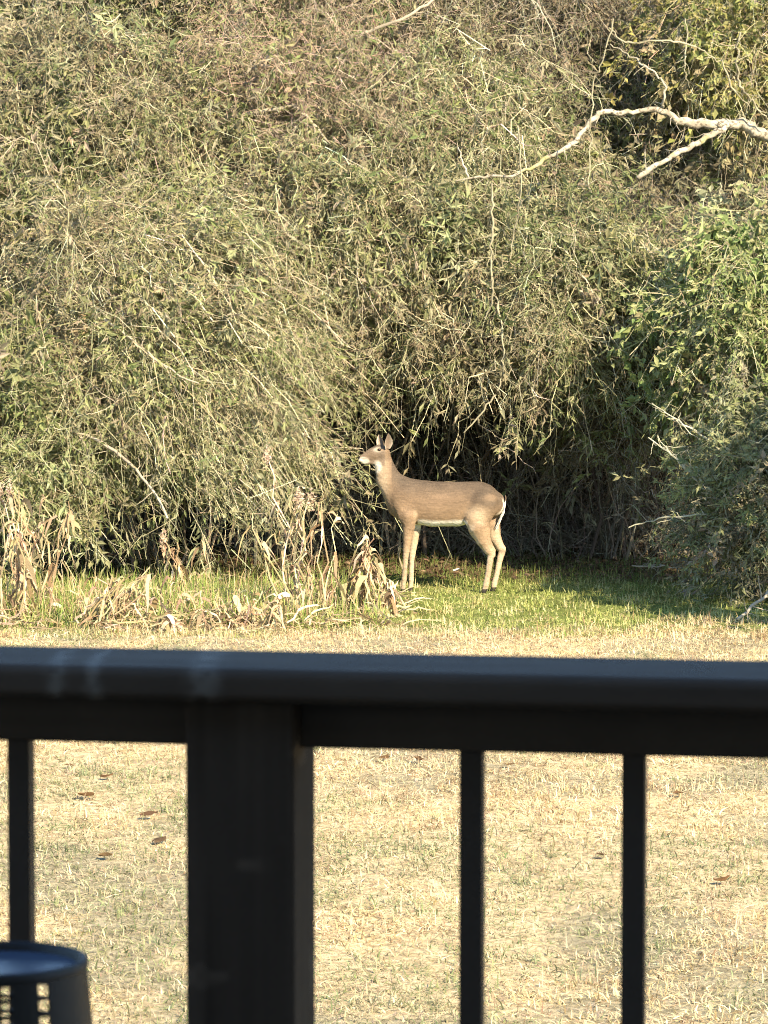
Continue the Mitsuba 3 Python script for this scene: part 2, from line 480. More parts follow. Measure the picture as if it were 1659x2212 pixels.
def deer():
    groups = []       # (blend, [(a, b, ra, rb, ky)])

    def chain(pts, ky=1.0, k=0.02):
        prims = []
        for p, q in zip(pts[:-1], pts[1:]):
            prims.append((dpt(p[0], p[1], p[3]), dpt(q[0], q[1], q[3]), p[2] * DS, q[2] * DS, ky))
        groups.append((k, prims))

    # trunk
    chain([(515, 785, 72, 0), (600, 742, 158, 0), (780, 768, 160, 0), (960, 766, 160, 0), (1150, 738, 143, 0), (1235, 755, 100, 0)], 0.74, 0.03)
    chain([(560, 650, 95, 0), (700, 690, 112, 0), (900, 705, 112, 0), (1100, 690, 100, 0)], 0.6, 0.03)
    # neck and head
    chain([(545, 700, 128, 0), (448, 570, 94, 0), (413, 458, 71, -0.003), (408, 400, 56, -0.006)], 0.68, 0.035)
    chain([(402, 372, 56, -0.008), (345, 378, 47, -0.012), (285, 408, 33, -0.016), (240, 416, 26, -0.019)], 0.80, 0.012)
    chain([(375, 342, 38, -0.008), (320, 362, 30, -0.012), (250, 398, 17, -0.018)], 0.8, 0.012)
    chain([(385, 420, 40, -0.01), (320, 432, 25, -0.014), (258, 438, 17, -0.018)], 0.75, 0.010)
    # shoulders and thighs
    for s, dx in ((-1, 0), (1, 45)):
        chain([(565 + dx, 715, 88, s * 0.080), (590 + dx, 840, 76, s * 0.092)], 0.55, 0.020)
    chain([(1165, 770, 112, -0.088), (1118, 868, 98, -0.098), (1140, 960, 74, -0.092)], 0.6, 0.020)
    chain([(1225, 760, 105, 0.082), (1210, 880, 88, 0.092), (1235, 960, 62, 0.090)], 0.6, 0.035)
    # legs
    chain([(595, 850, 66, -0.085), (600, 930, 47, -0.085), (590, 1020, 33, -0.083), (581, 1115, 25, -0.082), (578, 1150, 22, -0.081), (572, 1240, 17.5, -0.080), (565, 1330, 20, -0.080), (562, 1362, 17, -0.082), (556, 1420, 20, -0.084)], 1.0, 0.014)
    chain([(645, 880, 62, 0.080), (651, 955, 38, 0.080), (640, 1050, 30, 0.078), (629, 1125, 26, 0.076), (626, 1160, 22, 0.075), (622, 1240, 18, 0.074), (620, 1335, 20.5, 0.073), (618, 1370, 17, 0.072), (612, 1420, 20, 0.070)], 1.0, 0.014)
    chain([(1130, 940, 80, -0.088), (1165, 1030, 56, -0.086), (1208, 1110, 38, -0.085), (1224, 1135, 25, -0.085), (1216, 1190, 24, -0.085), (1200, 1300, 21, -0.085), (1186, 1375, 23, -0.086), (1180, 1400, 19, -0.087), (1168, 1424, 21, -0.088)], 1.0, 0.014)
    chain([(1225, 920, 70, 0.088), (1258, 1010, 46, 0.086), (1296, 1085, 33, 0.085), (1312, 1105, 26, 0.085), (1298, 1165, 24, 0.085), (1272, 1290, 20.5, 0.085), (1252, 1370, 23, 0.084), (1248, 1400, 19, 0.083), (1238, 1424, 21, 0.082)], 1.0, 0.014)

    chain([(1200, 1050, 24, -0.086), (1243, 1112, 16, -0.085), (1240, 1150, 17, -0.085)], 1.0, 0.010)
    chain([(1278, 1030, 22, 0.086), (1326, 1096, 15, 0.085), (1318, 1140, 16, 0.085)], 1.0, 0.010)
    h = 0.0088
    lo, hi = np.array([-0.70, -0.26, -0.012]), np.array([0.66, 0.26, 1.40])
    ax = [np.arange(lo[i], hi[i] + h, h, dtype=np.float32) for i in range(3)]
    X, Y, Z = np.meshgrid(*ax, indexing='ij')
    D = np.full(X.shape, 9.0, np.float32)
    for k, prims in groups:
        g = np.full(X.shape, 9.0, np.float32)
        for a, b, ra, rb, ky in prims:
            pad = max(ra, rb) + 0.10
            i0 = [max(0, int((min(a[q], b[q]) - pad - lo[q]) / h)) for q in range(3)]
            i1 = [int((max(a[q], b[q]) + pad - lo[q]) / h) + 2 for q in range(3)]
            s = tuple(slice(i0[q], i1[q]) for q in range(3))
            ab = b - a
            m2 = (ab[0] ** 2 + ab[2] ** 2) + 1e-9
            px, pz = X[s] - a[0], Z[s] - a[2]
            t = np.clip((px * ab[0] + pz * ab[2]) / m2, 0, 1)
            dx, dz = px - t * ab[0], pz - t * ab[2]
            dy = (Y[s] - a[1] - t * ab[1]) / ky
            d = (np.sqrt(dx * dx + dz * dz + dy * dy) - (ra + (rb - ra) * t)) * (0.5 + 0.5 * ky)
            kk = 0.006
            hh = np.clip(0.5 + 0.5 * (g[s] - d) / kk, 0, 1)
            g[s] = g[s] * (1 - hh) + d * hh - kk * hh * (1 - hh)
        hh = np.clip(0.5 + 0.5 * (D - g) / k, 0, 1)
        D = D * (1 - hh) + g * hh - k * hh * (1 - hh)
    V, F = surface_nets(D, lo, h)
    m = trimesh.Trimesh(V, F, process=False)
    trimesh.smoothing.filter_taubin(m, lamb=0.5, nu=0.53, iterations=8)
    if m.volume < 0:
        m.invert()
    V, F = np.array(m.vertices), np.array(m.faces)
    # two finer rounds for colour detail
    m = trimesh.Trimesh(V, F, process=False)
    m = m.subdivide()
    V, F, N = np.array(m.vertices), np.array(m.faces), np.array(m.vertex_normals)
    fine = meshkit.fbm(V * 60, 3, 3) - 0.5
    V = V + N * fine[:, None] * 0.0035
    zx, zy = V[:, 0] / DS + DGX, DGZ - (V[:, 2] + 0.096 * V[:, 1]) / DS
    y = V[:, 1]
    soft = lambda a, b, x: np.clip((x - a) / (b - a), 0, 1) ** 2 * (3 - 2 * np.clip((x - a) / (b - a), 0, 1))
    near = lambda cx, cy, rx, ry, w=0.5: 1 - soft(1 - w, 1 + w, np.sqrt(((zx - cx) / rx) ** 2 + ((zy - cy) / ry) ** 2))
    n1 = meshkit.fbm(V * 14, 3, 21) - 0.5
    zyn, zxn = zy + n1 * 60, zx + n1 * 40
    brown, dark, tan, cream, white = (np.array(c) for c in ((0.165, 0.116, 0.077), (0.072, 0.058, 0.045), (0.255, 0.18, 0.118), (0.40, 0.315, 0.22), (0.72, 0.67, 0.58)))
    C = np.tile(brown, (len(V), 1))
    def over(c, w):
        C[:] = C * (1 - w[:, None]) + np.asarray(c) * w[:, None]
    over(dark, 0.85 * (1 - soft(585, 740, zyn)) * (zx > 470))
    over(dark, 0.95 * near(1215, 745, 135, 115, 0.9))  # shade on the rump, painted into the coat as a darker patch
    over(tan, 0.75 * soft(700, 880, zyn) * (zx > 400))
    over(tan, 0.6 * (1 - soft(430, 560, zxn - (zy - 600) * 0.4)) * (zy > 430))
    over(cream, 0.9 * near(375, 590, 62, 200, 0.7) * (zx < 490))
    belly = soft(868, 900, zy + n1 * 20 + 200 * (0.08 - np.abs(y)).clip(-0.2, 0)) * (zx > np.where(y < 0, 668, 640)) * (zx < 1045) * (zy < 990)
    over((0.86, 0.82, 0.74), belly)
    over(cream, 0.55 * near(650, 850, 14, 40, 1.0) * (y < 0))
    # legs: pale, whiter on the inside
    legs = soft(925, 985, zy) * ((zx < 600) | (zx > 1000) | (zy > 975) | (y > 0))
    over((0.30, 0.215, 0.14), legs * 0.85)
    over(cream, soft(1040, 1160, zyn) * 0.8)
    inner = soft(0.1, 0.7, -N[:, 1] * np.sign(y)) * soft(915, 1010, zy)
    over((0.48, 0.385, 0.275), inner * 0.8)
    front_hind = soft(0.2, 0.75, -N[:, 0] + 0.4 * N[:, 2] * 0) * (zx > 1000) * (zx < 1230) * soft(880, 930, zy) * (y < 0)
    over((0.56, 0.46, 0.34), front_hind * 0.75)
    over(cream, 0.7 * near(1115, 850, 70, 60, 0.8) * (y < 0))
    over(tan, 0.6 * near(1215, 715, 50, 26, 0.9) * (y < 0))
    over(white, 0.8 * soft(1240, 1330, zx) * soft(700, 760, zy) * (1 - soft(930, 1000, zy)) * (np.abs(y) < 0.05))
    over(dark, near(1318, 1120, 20, 22, 0.6) * 0.35)
    over((0.03, 0.027, 0.025), (V[:, 2] < 0.035).astype(float))
    # head
    over((0.17, 0.13, 0.097), near(350, 390, 150, 90, 0.3) * (zy < 470) * (zx < 420) * 0.9)
    over(dark, near(345, 320, 60, 18, 0.6) * 0.8)
    over(white, near(362, 478, 30, 42, 0.5) * 0.95)
    over(white, near(256, 432, 42, 27, 0.4) * 0.97)
    over((0.14, 0.11, 0.09), near(258, 415, 22, 6, 0.5) * 0.7)
    over((0.02, 0.018, 0.017), near(219, 404, 13, 14, 0.35))
    over((0.50, 0.45, 0.37), 0.7 * near(366, 347, 30, 18, 0.7))
    over((0.2, 0.14, 0.09), near(382, 346, 26, 11, 0.5))
    over((0.17, 0.125, 0.085), near(325, 395, 60, 26, 0.7) * 0.6)
    C *= 0.88 * (1 + 0.55 * (meshkit.fbm(V * np.array([22, 60, 110]), 3, 8) - 0.5) + 0.5 * (meshkit.fbm(V * 11, 3, 18) - 0.5))[:, None]
    scene['deer__body'] = mikit.ply((V + DEER, F), 'fur_material', smooth=True, color=np.clip(C, 0.01, 0.9))
    tag('deer', 'brown white-bellied deer standing side-on in the green grass before the hollow', 'deer')

    # ears: cupped leaf-shaped flaps
    def ear(base, tip, y0, y1, wid, face):
        a, b = dpt(*base, y0), dpt(*tip, y1)
        K, S = 13, 9
        d = unit(b - a)
        fc = unit(np.array(face, float) - d * np.dot(face, d))
        sd = np.cross(d, fc)
        t = np.linspace(0, 1, K)
        prof = wid * np.interp(t, [0, 0.12, 0.35, 0.6, 0.85, 1], [0.45, 0.7, 1.0, 0.85, 0.42, 0.03])
        out, cols = [], []
        for off, inner in ((0.0, 1), (-0.006, 0)):
            for i in range(K):
                for j in range(S):
                    s = -1 + 2 * j / (S - 1)
                    p = a + (b - a) * t[i] + sd * s * prof[i] + fc * (prof[i] * 0.75 * s * s - prof[i] * 0.3 + off * (1 - abs(s) ** 4))
                    out.append(p)
                    rim = abs(s) ** 3
                    cols.append(((1 - rim) * np.array([0.17, 0.13, 0.10]) + rim * np.array([0.46, 0.40, 0.32])) if inner else np.array([0.13, 0.098, 0.068]) * (1 - 0.4 * t[i] ** 3))
        f = []
        for s in range(2):
            for i in range(K - 1):
                for j in range(S - 1):
                    q = [s * K * S + i * S + j, s * K * S + i * S + j + 1, s * K * S + (i + 1) * S + j + 1, s * K * S + (i + 1) * S + j]
                    q = q if s == 0 else q[::-1]
                    f += [[q[0], q[1], q[2]], [q[0], q[2], q[3]]]
        scene[numbered('deer__ear')] = mikit.ply((np.array(out) + DEER, np.array(f)), 'fur_material', smooth=True, color=np.array(cols))

    ear((438, 340), (446, 222), -0.045, -0.090, 0.040, (0.45, -0.85, 0))
    ear((402, 330), (372, 226), 0.030, 0.085, 0.037, (-0.5, -0.8, 0))
    e = trimesh.creation.icosphere(3, 0.0125)
    e.apply_scale([1.25, 0.8, 0.9])
    e.apply_translation(dpt(377, 347, -0.050) + DEER)
    scene['eye_material'] = {'type': 'roughplastic', 'diffuse_reflectance': {'type': 'rgb', 'value': [0.012, 0.009, 0.007]}, 'alpha': 0.08}
    scene['deer__eye'] = mikit.ply(e, 'eye_material', smooth=True)
    # tail: hangs close along the rump, brown above with a white fringe
    rng = np.random.default_rng(5)
    b = Buf()
    n = 700
    t0 = rng.random(n)
    root = np.array([dpt(1334 - 10 * t * t * 4, 690 + 165 * t, 0) for t in t0])
    root[:, 1] += rng.normal(size=n) * 0.016
    L = 0.035 + 0.085 * rng.random(n) * (0.4 + 0.6 * t0)
    dirs = unit(np.stack([-0.12 - 0.22 * t0 + 0.05 * rng.normal(size=n), 0.12 * rng.normal(size=n), -1 + 0 * t0], 1))
    P = root[:, None] + dirs[:, None] * (L[:, None] * np.linspace(0, 1, 4))[..., None]
    P[:, 1:3, 0] += 0.004
    col = np.where(((t0 < 0.2) & (rng.random(n) < 0.9))[:, None], [0.14, 0.10, 0.07], np.array([[0.80, 0.76, 0.68]])) * (1 + 0.10 * rng.normal(size=(n, 1)))
    b.tubes(P + DEER, np.array([0.0030, 0.0034, 0.0026, 0.0006])[None], col, 4)
    b.build('deer__tail', 'fur_material')
    tag('deer__tail', 'tail with long white hairs')


deer()

# ---------------------------------------------------------------- shrubs
STRAW = [(3, (0.41, 0.385, 0.255)), (2, (0.29, 0.275, 0.175)), (1.5, (0.58, 0.55, 0.40))]
GREY = [(3, (0.27, 0.25, 0.195)), (2, (0.37, 0.345, 0.27)), (1, (0.17, 0.155, 0.12))]
PINKISH = [(3, (0.38, 0.30, 0.235)), (2, (0.28, 0.22, 0.17)), (1.2, (0.50, 0.42, 0.335))]
OLIVE = [(4, (0.19, 0.225, 0.095)), (2, (0.12, 0.15, 0.06)), (2, (0.29, 0.31, 0.15)), (1.6, (0.45, 0.45, 0.27))]
TANOLIVE = [(3, (0.235, 0.25, 0.12)), (2, (0.31, 0.30, 0.165)), (2, (0.16, 0.19, 0.08)), (1.8, (0.47, 0.45, 0.29))]
BROWN = [(3, (0.28, 0.235, 0.155)), (2, (0.20, 0.18, 0.105)), (2, (0.19, 0.21, 0.095)), (1.4, (0.42, 0.36, 0.255))]
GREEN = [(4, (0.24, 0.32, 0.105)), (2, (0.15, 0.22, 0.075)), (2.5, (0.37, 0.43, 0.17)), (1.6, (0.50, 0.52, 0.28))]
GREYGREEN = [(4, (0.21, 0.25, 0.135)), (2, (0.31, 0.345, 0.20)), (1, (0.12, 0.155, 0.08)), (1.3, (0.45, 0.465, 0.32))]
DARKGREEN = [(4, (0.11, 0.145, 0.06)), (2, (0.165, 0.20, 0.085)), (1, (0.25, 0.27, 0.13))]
BARK = [(2, (0.18, 0.16, 0.125)), (1, (0.25, 0.225, 0.175)), (1, (0.13, 0.115, 0.09))]
FRESH = [(3, (0.24, 0.29, 0.10)), (2, (0.33, 0.36, 0.14)), (1, (0.42, 0.43, 0.20))]
DULL = [(3, (0.32, 0.25, 0.18)), (2, (0.25, 0.195, 0.14)), (1, (0.43, 0.35, 0.26))]
YELLOWGREEN = [(3, (0.28, 0.28, 0.078)), (2, (0.42, 0.38, 0.11)), (2, (0.15, 0.17, 0.055)), (1, (0.55, 0.48, 0.15))]


def shrub(name, seed, px, py, depth, rx, ry, rz, n_spray, leaf_pal, twig_pal, bias=(0, 0, 0), length=(0.35, 0.9), droop=0.25,
          leaf=(0.04, 0.105), leaf_w=0.185, per_twig=5, twigs=7, stems=14, twig_r=0.0022, back=(-0.1, 0.5), keep=0.42, rough=0.62, shoots=0.11, label=None, category='shrub', group=None, low=-0.55):
    """A tangled shrub: stems from the ground into a lumpy envelope, sprays over it, side twigs, leaves."""
    rng = np.random.default_rng(seed)
    key = numbered(name)
    c = at(px, py, depth)
    r = np.array([rx, ry, rz])
    # spray roots in the outer shell of the envelope, facing mostly outward to the open side
    n = n_spray * 3
    d = unit(rng.normal(size=(n, 3)))
    d[:, 1] = np.where(d[:, 1] > 0.35, -d[:, 1], d[:, 1])
    lump = 1 + 0.8 * (meshkit.fbm(d * 2.3 + seed * 3.1, 3, seed) - 0.5)
    s = 0.62 + 0.36 * rng.random(n) ** 0.7
    root = c + d * r * (s * lump)[:, None]
    ok = (meshkit.fbm(root * 2.2, 2, seed + 40) > keep * (0.75 + 0.3 * rng.random(n))) & (root[:, 2] > 0.05) & (d[:, 2] > low)
    root, d, s = root[ok][:n_spray], d[ok][:n_spray], s[ok][:n_spray]
    n = len(root)
    outward = unit(d / r)
    dirs = unit(outward * 0.5 + np.array(bias) * 0.9 + rough * rng.normal(size=(n, 3)))
    L = rng.uniform(length[0], length[1], n)
    K = 6
    tip = root + dirs * L[:, None]
    P = wander(root, tip, K, rng, sag=0.10 + 0.1 * rng.random(n), wob=0.055)
    P[:, :, 2] -= (droop * L)[:, None] * np.linspace(0, 1, K) ** 2
    P[:, :, 2] = np.maximum(P[:, :, 2], 0.03)
    b = Buf()
    rr = twig_r * (0.9 + 1.9 * rng.random(n) ** 2)
    b.tubes(P, rr[:, None] * np.linspace(1.3, 0.55, K), pick(rng, twig_pal, n), 3)
    # side twigs
    m = n * twigs
    who = np.repeat(np.arange(n), twigs)
    t = rng.uniform(0.08, 1.0, m) * (K - 1)
    i = np.minimum(t.astype(int), K - 2)
    fr = (t - i)[:, None]
    q0 = P[who, i] * (1 - fr) + P[who, i + 1] * fr
    along = unit(P[who, i + 1] - P[who, i])
    td = unit(along * 0.75 + 0.75 * rng.normal(size=(m, 3)) + np.array([0, -0.25, 0.05]))
    tl = L[who] * rng.uniform(0.12, 0.38, m)
    q2 = q0 + td * tl[:, None]
    q1 = (q0 + q2) / 2 + rng.normal(size=(m, 3)) * tl[:, None] * 0.2
    q2[:, 2] -= tl * droop * 0.6
    b.tubes(np.stack([q0, q1, q2], 1), (rr[who] * 0.62)[:, None] * np.array([1, 0.8, 0.45]), pick(rng, twig_pal, m), 3)
    # long pale kinked shoots lying over the outside
    nv = int(n_spray * shoots)
    dv = unit(rng.normal(size=(nv, 3)))
    dv[:, 1] = -np.abs(dv[:, 1])
    lump = 1 + 0.8 * (meshkit.fbm(dv * 2.3 + seed * 3.1, 3, seed) - 0.5)
    r0 = c + dv * r * (lump * rng.uniform(0.95, 1.08, nv))[:, None]
    Lv = rng.uniform(0.25, 1.0, nv)
    vd = unit(unit(np.cross(unit(dv / r), rng.normal(size=(nv, 3)))) + np.array(bias) * 0.6 + [0, -0.1, -0.35 * droop / 0.25])
    V0 = wander(r0, r0 + vd * Lv[:, None], 11, rng, sag=-0.06 + 0.14 * rng.random(nv), wob=0.022)
    V0[:, :, 2] = np.maximum(V0[:, :, 2], 0.03)
    b.tubes(V0, (rng.uniform(0.002, 0.0052, nv))[:, None] * np.linspace(1.2, 0.5, 11), pick(rng, twig_pal, nv, 0.15) * 1.25, 4)
    b.build(key + '__twigs', 'twig_material')
    # leaves on the side twigs
    if per_twig > 0:
        lb = Buf()
        k = m * per_twig
        w = np.repeat(np.arange(m), per_twig)
        tt = rng.random(k)[:, None]
        base = np.where(tt < 0.5, q0[w] * (1 - 2 * tt) + q1[w] * 2 * tt, q1[w] * (2 - 2 * tt) + q2[w] * (2 * tt - 1))
        ld = unit(td[w] * 0.85 + 0.55 * rng.normal(size=(k, 3)) + np.array([0, 0, -0.3]))
        ln = rng.normal(size=(k, 3)) + np.array([0.2, -0.7, 0.7])
        size = np.clip(np.exp(0.26 * rng.normal(size=n) + 1.0 * (meshkit.fbm(root * 1.3, 2, 301) - 0.5)), 0.6, 1.45)[who][w]
        Ls = rng.uniform(leaf[0], leaf[1], k) * size
        # neighbouring sprays share a hue: whole sprays are greener or browner
        hue = pick(rng, leaf_pal, n, 0.12)
        dull = (meshkit.fbm(root * 0.9, 3, 207) + 0.16 * rng.normal(size=n)) > 0.56
        fresh = (meshkit.fbm(root * 0.8 + 50, 3, 209) + 0.14 * rng.normal(size=n)) > 0.53
        hue = np.where(fresh[:, None], pick(rng, FRESH, n, 0.15), hue)
        hue = np.where(dull[:, None], pick(rng, DULL, n, 0.15), hue)[who][w]
        col = 0.6 * hue + 0.4 * pick(rng, leaf_pal, k, 0.2)
        col = 0.86 * col + 0.14 * col.mean(1, keepdims=True)
        lb.leaves(base, ld, ln, Ls, Ls * leaf_w * rng.uniform(0.8, 1.6, k) * np.sqrt(size), col)
        lb.build(key + '__foliage', 'leaf_material')
    # stems
    sb = Buf()
    base = np.stack([c[0] + rng.uniform(-0.45, 0.45, stems) * rx, c[1] + rng.uniform(back[0], back[1], stems) * ry, np.zeros(stems)], 1)
    base[:, 2] = gz(base[:, 0], base[:, 1]) - 0.03
    d2 = unit(rng.normal(size=(stems, 3)) + [0, -0.5, 0.6])
    top = c + d2 * r * 0.85
    SP = wander(base, top, 9, rng, sag=0.06, wob=0.02)
    sb.tubes(SP, (0.006 + 0.010 * rng.random(stems))[:, None] * np.linspace(1.2, 0.35, 9), pick(rng, BARK, stems), 5)
    sb.build(key + '__stems', 'twig_material')
    tag(key, label, category, group)
    return key


def px_m(n_px, depth):
    return n_px * depth / F_PX


# name, seed, px, py, depth, rx px, ry m, rz px
shrub('tangled_shrub', 1, 265, 790, 32.2, px_m(360, 32), 1.25, px_m(350, 32), 1700, TANOLIVE, STRAW, bias=(0.75, -0.15, -0.38), length=(0.4, 1.25), droop=0.22, rough=0.45, shoots=0.16,
      label='big arching tan-olive shrub mound left of the deer, drooping towards its face')
shrub('tangled_shrub', 2, -20, 1010, 31.4, px_m(190, 31), 1.0, px_m(260, 31), 420, OLIVE, STRAW, bias=(0.1, -0.2, 0.3), length=(0.4, 0.9), droop=0.1, leaf_w=0.2,
      label='upright straw-stemmed shrub at the left edge above the dry weeds')
shrub('tangled_shrub', 3, 1110, 672, 33.2, px_m(350, 33.2), 1.2, px_m(235, 33.2), 1150, OLIVE, STRAW, bias=(0.1, -0.2, -0.25), droop=0.3, back=(1.2, 1.6),
      label='olive-green shrub overhanging the dark hollow above the deer\'s back')
shrub('tangled_shrub', 4, 735, 530, 33.2, px_m(300, 33.2), 1.0, px_m(235, 33.2), 900, TANOLIVE, STRAW, bias=(0.2, -0.2, -0.2), droop=0.25, back=(1.2, 1.6),
      label='tan-olive shrub bulging above the deer\'s head, right of the arching mound')
shrub('leafy_shrub', 5, 1660, 720, 31.6, px_m(180, 32), 0.9, px_m(250, 32), 700, GREEN, STRAW, bias=(-0.25, -0.2, -0.15), length=(0.3, 0.8), droop=0.3, leaf=(0.04, 0.085), leaf_w=0.36, per_twig=6, keep=0.46,
      label='bright sunlit green leafy shrub at the right edge')
shrub('feathery_shrub', 6, 1690, 1110, 30.6, px_m(165, 31), 0.9, px_m(215, 31), 620, GREYGREEN, [(2, (0.26, 0.265, 0.175)), (1, (0.36, 0.35, 0.245)), (1, (0.17, 0.165, 0.11))], bias=(-0.5, -0.1, 0.1), length=(0.3, 0.75), droop=0.08, leaf=(0.035, 0.075), leaf_w=0.26, per_twig=7, twig_r=0.0019,
      label='grey-green feathery shrub at lower right with spiky twigs reaching left')
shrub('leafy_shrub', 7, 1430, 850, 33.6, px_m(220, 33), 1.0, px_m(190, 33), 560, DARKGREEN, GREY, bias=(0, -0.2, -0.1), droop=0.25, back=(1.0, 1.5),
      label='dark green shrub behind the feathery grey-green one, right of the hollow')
shrub('tangled_shrub', 8, 200, 430, 33.4, px_m(380, 33.4), 0.95, px_m(330, 33.4), 1250, OLIVE, STRAW, bias=(0.2, -0.2, -0.15),
      label='olive shrub high at the left with one long pale vine hanging down it')
shrub('tangled_shrub', 9, 580, 380, 33.7, px_m(340, 33.7), 0.9, px_m(280, 33.7), 1050, BROWN, PINKISH, bias=(0.1, -0.2, -0.1), per_twig=2, twigs=11,
      label='pinkish-brown half-bare shrub behind the broken pale sticks')
shrub('tangled_shrub', 10, 650, 110, 34.9, px_m(380, 34.9), 0.9, px_m(230, 34.9), 950, TANOLIVE, PINKISH, bias=(0.05, -0.2, 0), per_twig=2, twigs=11,
      label='pale tan thorny tangle at the top, left of the dark gap')
shrub('tangled_shrub', 11, 180, 90, 34.9, px_m(400, 34.9), 0.9, px_m(260, 34.9), 950, OLIVE, GREY, bias=(0.1, -0.2, 0.05),
      label='grey-olive tangle in the top left corner')
shrub('viny_shrub', 12, 960, 410, 34.1, px_m(330, 34.1), 0.9, px_m(270, 34.1), 1000, OLIVE, STRAW, bias=(0, -0.25, -0.75), length=(0.5, 1.2), droop=0.35, leaf_w=0.17, shoots=0.3,
      label='olive shrub of straight hanging straw-coloured stems left of the white branch')
shrub('viny_shrub', 13, 1060, 70, 35.2, px_m(340, 35.2), 0.9, px_m(230, 35.2), 700, BROWN, GREY, bias=(0, -0.2, -0.4), per_twig=2, twigs=12, shoots=0.3,
      label='grey-brown leafless tangle at top centre')
shrub('leafy_shrub', 14, 1620, 120, 34.4, px_m(170, 34), 0.9, px_m(230, 34), 470, YELLOWGREEN, STRAW, bias=(-0.1, -0.2, -0.2), leaf=(0.04, 0.09), leaf_w=0.36, shoots=0.35,
      label='yellow-green leaved shrub in the top right corner')
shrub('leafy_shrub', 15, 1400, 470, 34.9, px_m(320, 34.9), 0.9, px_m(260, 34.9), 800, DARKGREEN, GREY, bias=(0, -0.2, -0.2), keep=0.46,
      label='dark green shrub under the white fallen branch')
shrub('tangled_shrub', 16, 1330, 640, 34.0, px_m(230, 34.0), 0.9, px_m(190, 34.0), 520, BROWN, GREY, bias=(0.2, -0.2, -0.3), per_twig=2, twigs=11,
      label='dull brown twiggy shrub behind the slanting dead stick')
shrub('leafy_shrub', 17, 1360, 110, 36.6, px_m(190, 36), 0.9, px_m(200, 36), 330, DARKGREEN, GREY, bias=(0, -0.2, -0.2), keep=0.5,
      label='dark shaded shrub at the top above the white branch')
# unseen tree, added outside the picture to shade its right side
shrub('added_shade_tree', 18, 829.5 + 4.75 / 27.6 * F_PX, HORIZON + (3.0 - 1.85) / 27.6 * F_PX, 27.6, 1.12, 1.0, 2.0, 310, GREEN, GREY, bias=(-0.1, -0.1, 0.1), length=(0.25, 0.6), leaf=(0.06, 0.11), leaf_w=0.42, keep=0.40, shoots=0.0,
      label='unseen green leafy tree added outside the picture to shade its right side', category='tree', low=-0.95)
shrub('tangled_shrub', 19, -520, 700, 32.5, 1.6, 1.2, 2.0, 500, OLIVE, STRAW, bias=(0.2, -0.2, 0.1), label='olive shrub just outside the picture on the left')


# thicket: the mass behind and between, and the dark bare stems in the hollow
def thicket():
    rng = np.random.default_rng(77)
    b, lb = Buf(), Buf()
    n = 2600
    x = rng.uniform(-5.5, 5.5, n)
    y = 35.3 + rng.random(n) * 1.4
    z0 = np.zeros(n)
    z1 = rng.uniform(1.2, 7.2, n)
    P0 = np.stack([x, y, z0], 1)
    P1 = P0 + np.stack([rng.normal(size=n) * 0.9, rng.normal(size=n) * 0.3 - 0.1, z1], 1)
    P = wander(P0, P1, 8, rng, sag=0, wob=0.018)
    b.tubes(P, (0.004 + 0.006 * rng.random(n))[:, None] * np.linspace(1.2, 0.5, 8), pick(rng, BARK + [(4, (0.10, 0.085, 0.062))], n), 3)
    m = 9000
    w = rng.integers(0, n, m)
    k = rng.integers(1, 8, m)
    q0 = P[w, k]
    q2 = q0 + rng.normal(size=(m, 3)) * [0.28, 0.2, 0.2]
    q1 = (q0 + q2) / 2 + rng.normal(size=(m, 3)) * 0.03
    b.tubes(np.stack([q0, q1, q2], 1), np.array([0.0035, 0.0025, 0.0015])[None], pick(rng, BARK, m), 3)
    b.build('thicket__stems', 'twig_material')
    k = 90000
    B = np.stack([rng.uniform(-5.5, 5.5, k), 35.2 + 1.5 * rng.random(k), rng.uniform(0.5, 7.4, k)], 1)
    gap = meshkit.fbm(B * 0.9, 3, 9)
    B = B[gap > 0.40]
    k = len(B)
    Ls = rng.uniform(0.05, 0.10, k)
    lb.leaves(B, rng.normal(size=(k, 3)), rng.normal(size=(k, 3)) + [0, -0.8, 0.6], Ls, Ls * 0.4, pick(rng, DARKGREEN + [(2, (0.16, 0.12, 0.07))], k))
    lb.build('thicket__foliage', 'leaf_material')
    tag('thicket', 'dense dark wood edge of bare stems and leaves behind the shrubs', 'thicket', kind='stuff')
    # bare twigs in the hollow
    b = Buf()
    n = 1300
    x = rng.uniform(-1.3, 3.6, n)
    y = rng.uniform(34.1, 35.6, n)
    P0 = np.stack([x, y, gz(x, y)], 1)
    P1 = P0 + np.stack([rng.normal(size=n) * 0.6, rng.normal(size=n) * 0.2, rng.uniform(0.2, 1.4, n)], 1)
    P = wander(P0, P1, 7, rng, sag=0.0, wob=0.03)
    b.tubes(P, (0.0025 + 0.0035 * rng.random(n))[:, None] * np.linspace(1.2, 0.5, 7), pick(rng, BARK + [(1, (0.32, 0.28, 0.21))], n), 3)
    m = 4200
    w, k = rng.integers(0, n, m), rng.integers(1, 7, m)
    q0 = P[w, k]
    q2 = q0 + rng.normal(size=(m, 3)) * [0.20, 0.14, 0.11]
    q1 = (q0 + q2) / 2 + rng.normal(size=(m, 3)) * 0.025
    b.tubes(np.stack([q0, q1, q2], 1), np.array([0.0024, 0.0018, 0.001])[None], pick(rng, GREY, m), 3)
    b.build('undergrowth', 'twig_material')
    tag('undergrowth', 'bare grey-brown twigs in the dark hollow behind the deer', 'undergrowth', kind='stuff')


thicket()


